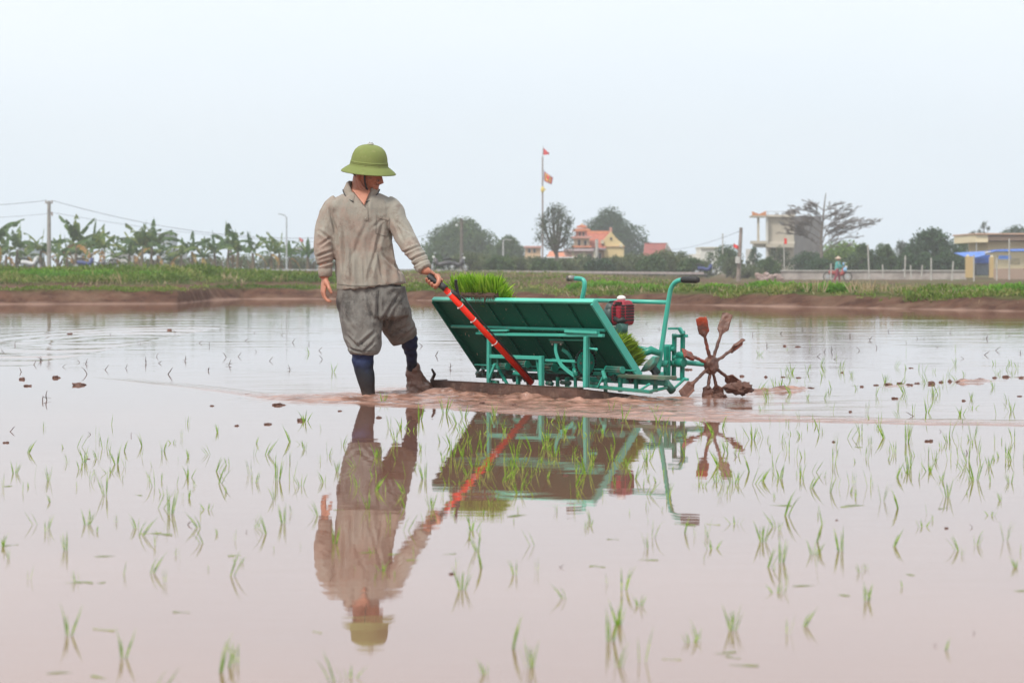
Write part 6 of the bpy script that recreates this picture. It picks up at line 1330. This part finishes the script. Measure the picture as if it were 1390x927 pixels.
motorbike(P(957, 374, 160), 'dark blue motorbike parked at the foot of the white house', M('bike_blue', (.05, .07, .2)), .9, 1); motorbike(P(1137, 382, 157), 'red and white motorbike pushed by the woman in conical hat', bkr, 1.05, 1)
def small_person(base, label, top, bot, hat=None, s=1.0, lean=0, cat='person', arm=1):
    root = thing('person', base, label, cat); q = lambda x, z, y=0: base+V((x*s, y*s, z*s))
    mb = MB(); mb.ball(q(lean*1.5, 1.46), (.085*s, .095*s, .12*s), seg=16, rings=12).tube([q(lean*1.4, 1.40), q(lean*1.2, 1.28)], .05*s, 10).tube([q(lean*1.2, 1.30), q(lean, 1.1), q(0, .85)], [.10*s, .15*s, .13*s], 14, .7)
    mb.ball(q(lean*1.5+.085*arm, 1.45), (.02*s, .015*s, .02*s), seg=8, rings=6)
    for y, dx, dz in ((-.17, .16, .0), (.17, .30, .12)):
        mb.tube([q(lean*1.2, 1.24, y), q(lean+dx*.5*arm, 1.02+dz*.5, y*1.2), q(lean+(dx+.12)*arm, .94+dz, y*1.1)], [.055*s, .045*s, .032*s], 10)
        hc_ = q(lean+(dx+.15)*arm, .93+dz, y*1.1); mb.ball(hc_, (.04*s, .03*s, .03*s), seg=8, rings=6)
        for f in range(5): mb.tube([hc_, hc_+V(((.06 if f else .02)*arm*s, (.012*f-.03)*s, (-.015 if f else .03)*s))], [.009*s, .006*s], 6)
    for y, dx in ((-.09, -.22), (.09, .18)):
        mb.tube([q(0, .88, y), q(dx*.35+.04, .48, y), q(dx, .06, y)], [.095*s, .065*s, .045*s], 12); mb.tube([q(dx-.03, .03, y), q(dx+.15*arm, .03, y)], [.045*s, .035*s], 8)
    put_mesh(remeshed(mb, .012, 3, None, 'b'), 'body', skin, root)
    c = MB().tube([q(lean*1.25, 1.34), q(lean*1.2, 1.28), q(lean, 1.1), q(0, .86), q(0, .78)], [.07*s, .155*s, .175*s, .16*s, .16*s], 16, .72)
    for y, dx, dz in ((-.17, .16, .0), (.17, .30, .12)): c.tube([q(lean*1.2, 1.27, y*.8), q(lean+dx*.5*arm, 1.02+dz*.5, y*1.2), q(lean+(dx+.08)*arm, .95+dz, y*1.1)], [.075*s, .062*s, .05*s], 10)
    put_mesh(remeshed(c, .014, 3, lambda v: .012*noise.noise(v*6), 'c'), 'jacket', top, root)
    t = MB().tube([q(0, .92), q(0, .80)], [.15*s, .155*s], 14, .75)
    for y, dx in ((-.09, -.22), (.09, .18)): t.tube([q(0, .86, y), q(dx*.35+.04, .48, y), q(dx*.95, .14, y)], [.11*s, .085*s, .06*s], 12)
    put_mesh(remeshed(t, .014, 3, lambda v: .01*noise.noise(v*7), 't'), 'trousers', bot, root)
    if hat: MB().lathe(q(lean*1.5, 1.50), [(.001, .17*s), (.10*s, .10*s), (.225*s, .0), (.222*s, -.012*s), (.10*s, .085*s), (.001, .15*s)], seg=24).build('conical_hat', hat, root, True)
    else: MB().ball(q(lean*1.5-.01, 1.50), (.095*s, .105*s, .10*s), seg=14, rings=10).build('hair', hair, root, True)
    return root
small_person(P(1136.5, 383.5, 155.5), 'woman in conical hat, turquoise jacket and dark red trousers beside a red motorbike', M('jacket_turquoise', (.10, .38, .36), (.08, .30, .29), 5, .8), M('trousers_maroon', (.28, .035, .06), (.2, .03, .05), 5, .8), M('palm_hat', (.55, .42, .32), (.45, .34, .26), 6, .8), 1.02, .04)
bag = MB().ball(P(1147, 366, 155), (.13, .1, .16), seg=18, rings=12).tube([P(1146, 361, 155), P(1144, 356, 155)], [.06, .02], 8); tag(bag.build('plastic_bag', M('blue_bag', (.16, .38, .62), (.3, .5, .7), 4, .5), None, True, org=P(1147, 366, 155)), 'light blue plastic bag hanging on the red motorbike', 'bag')
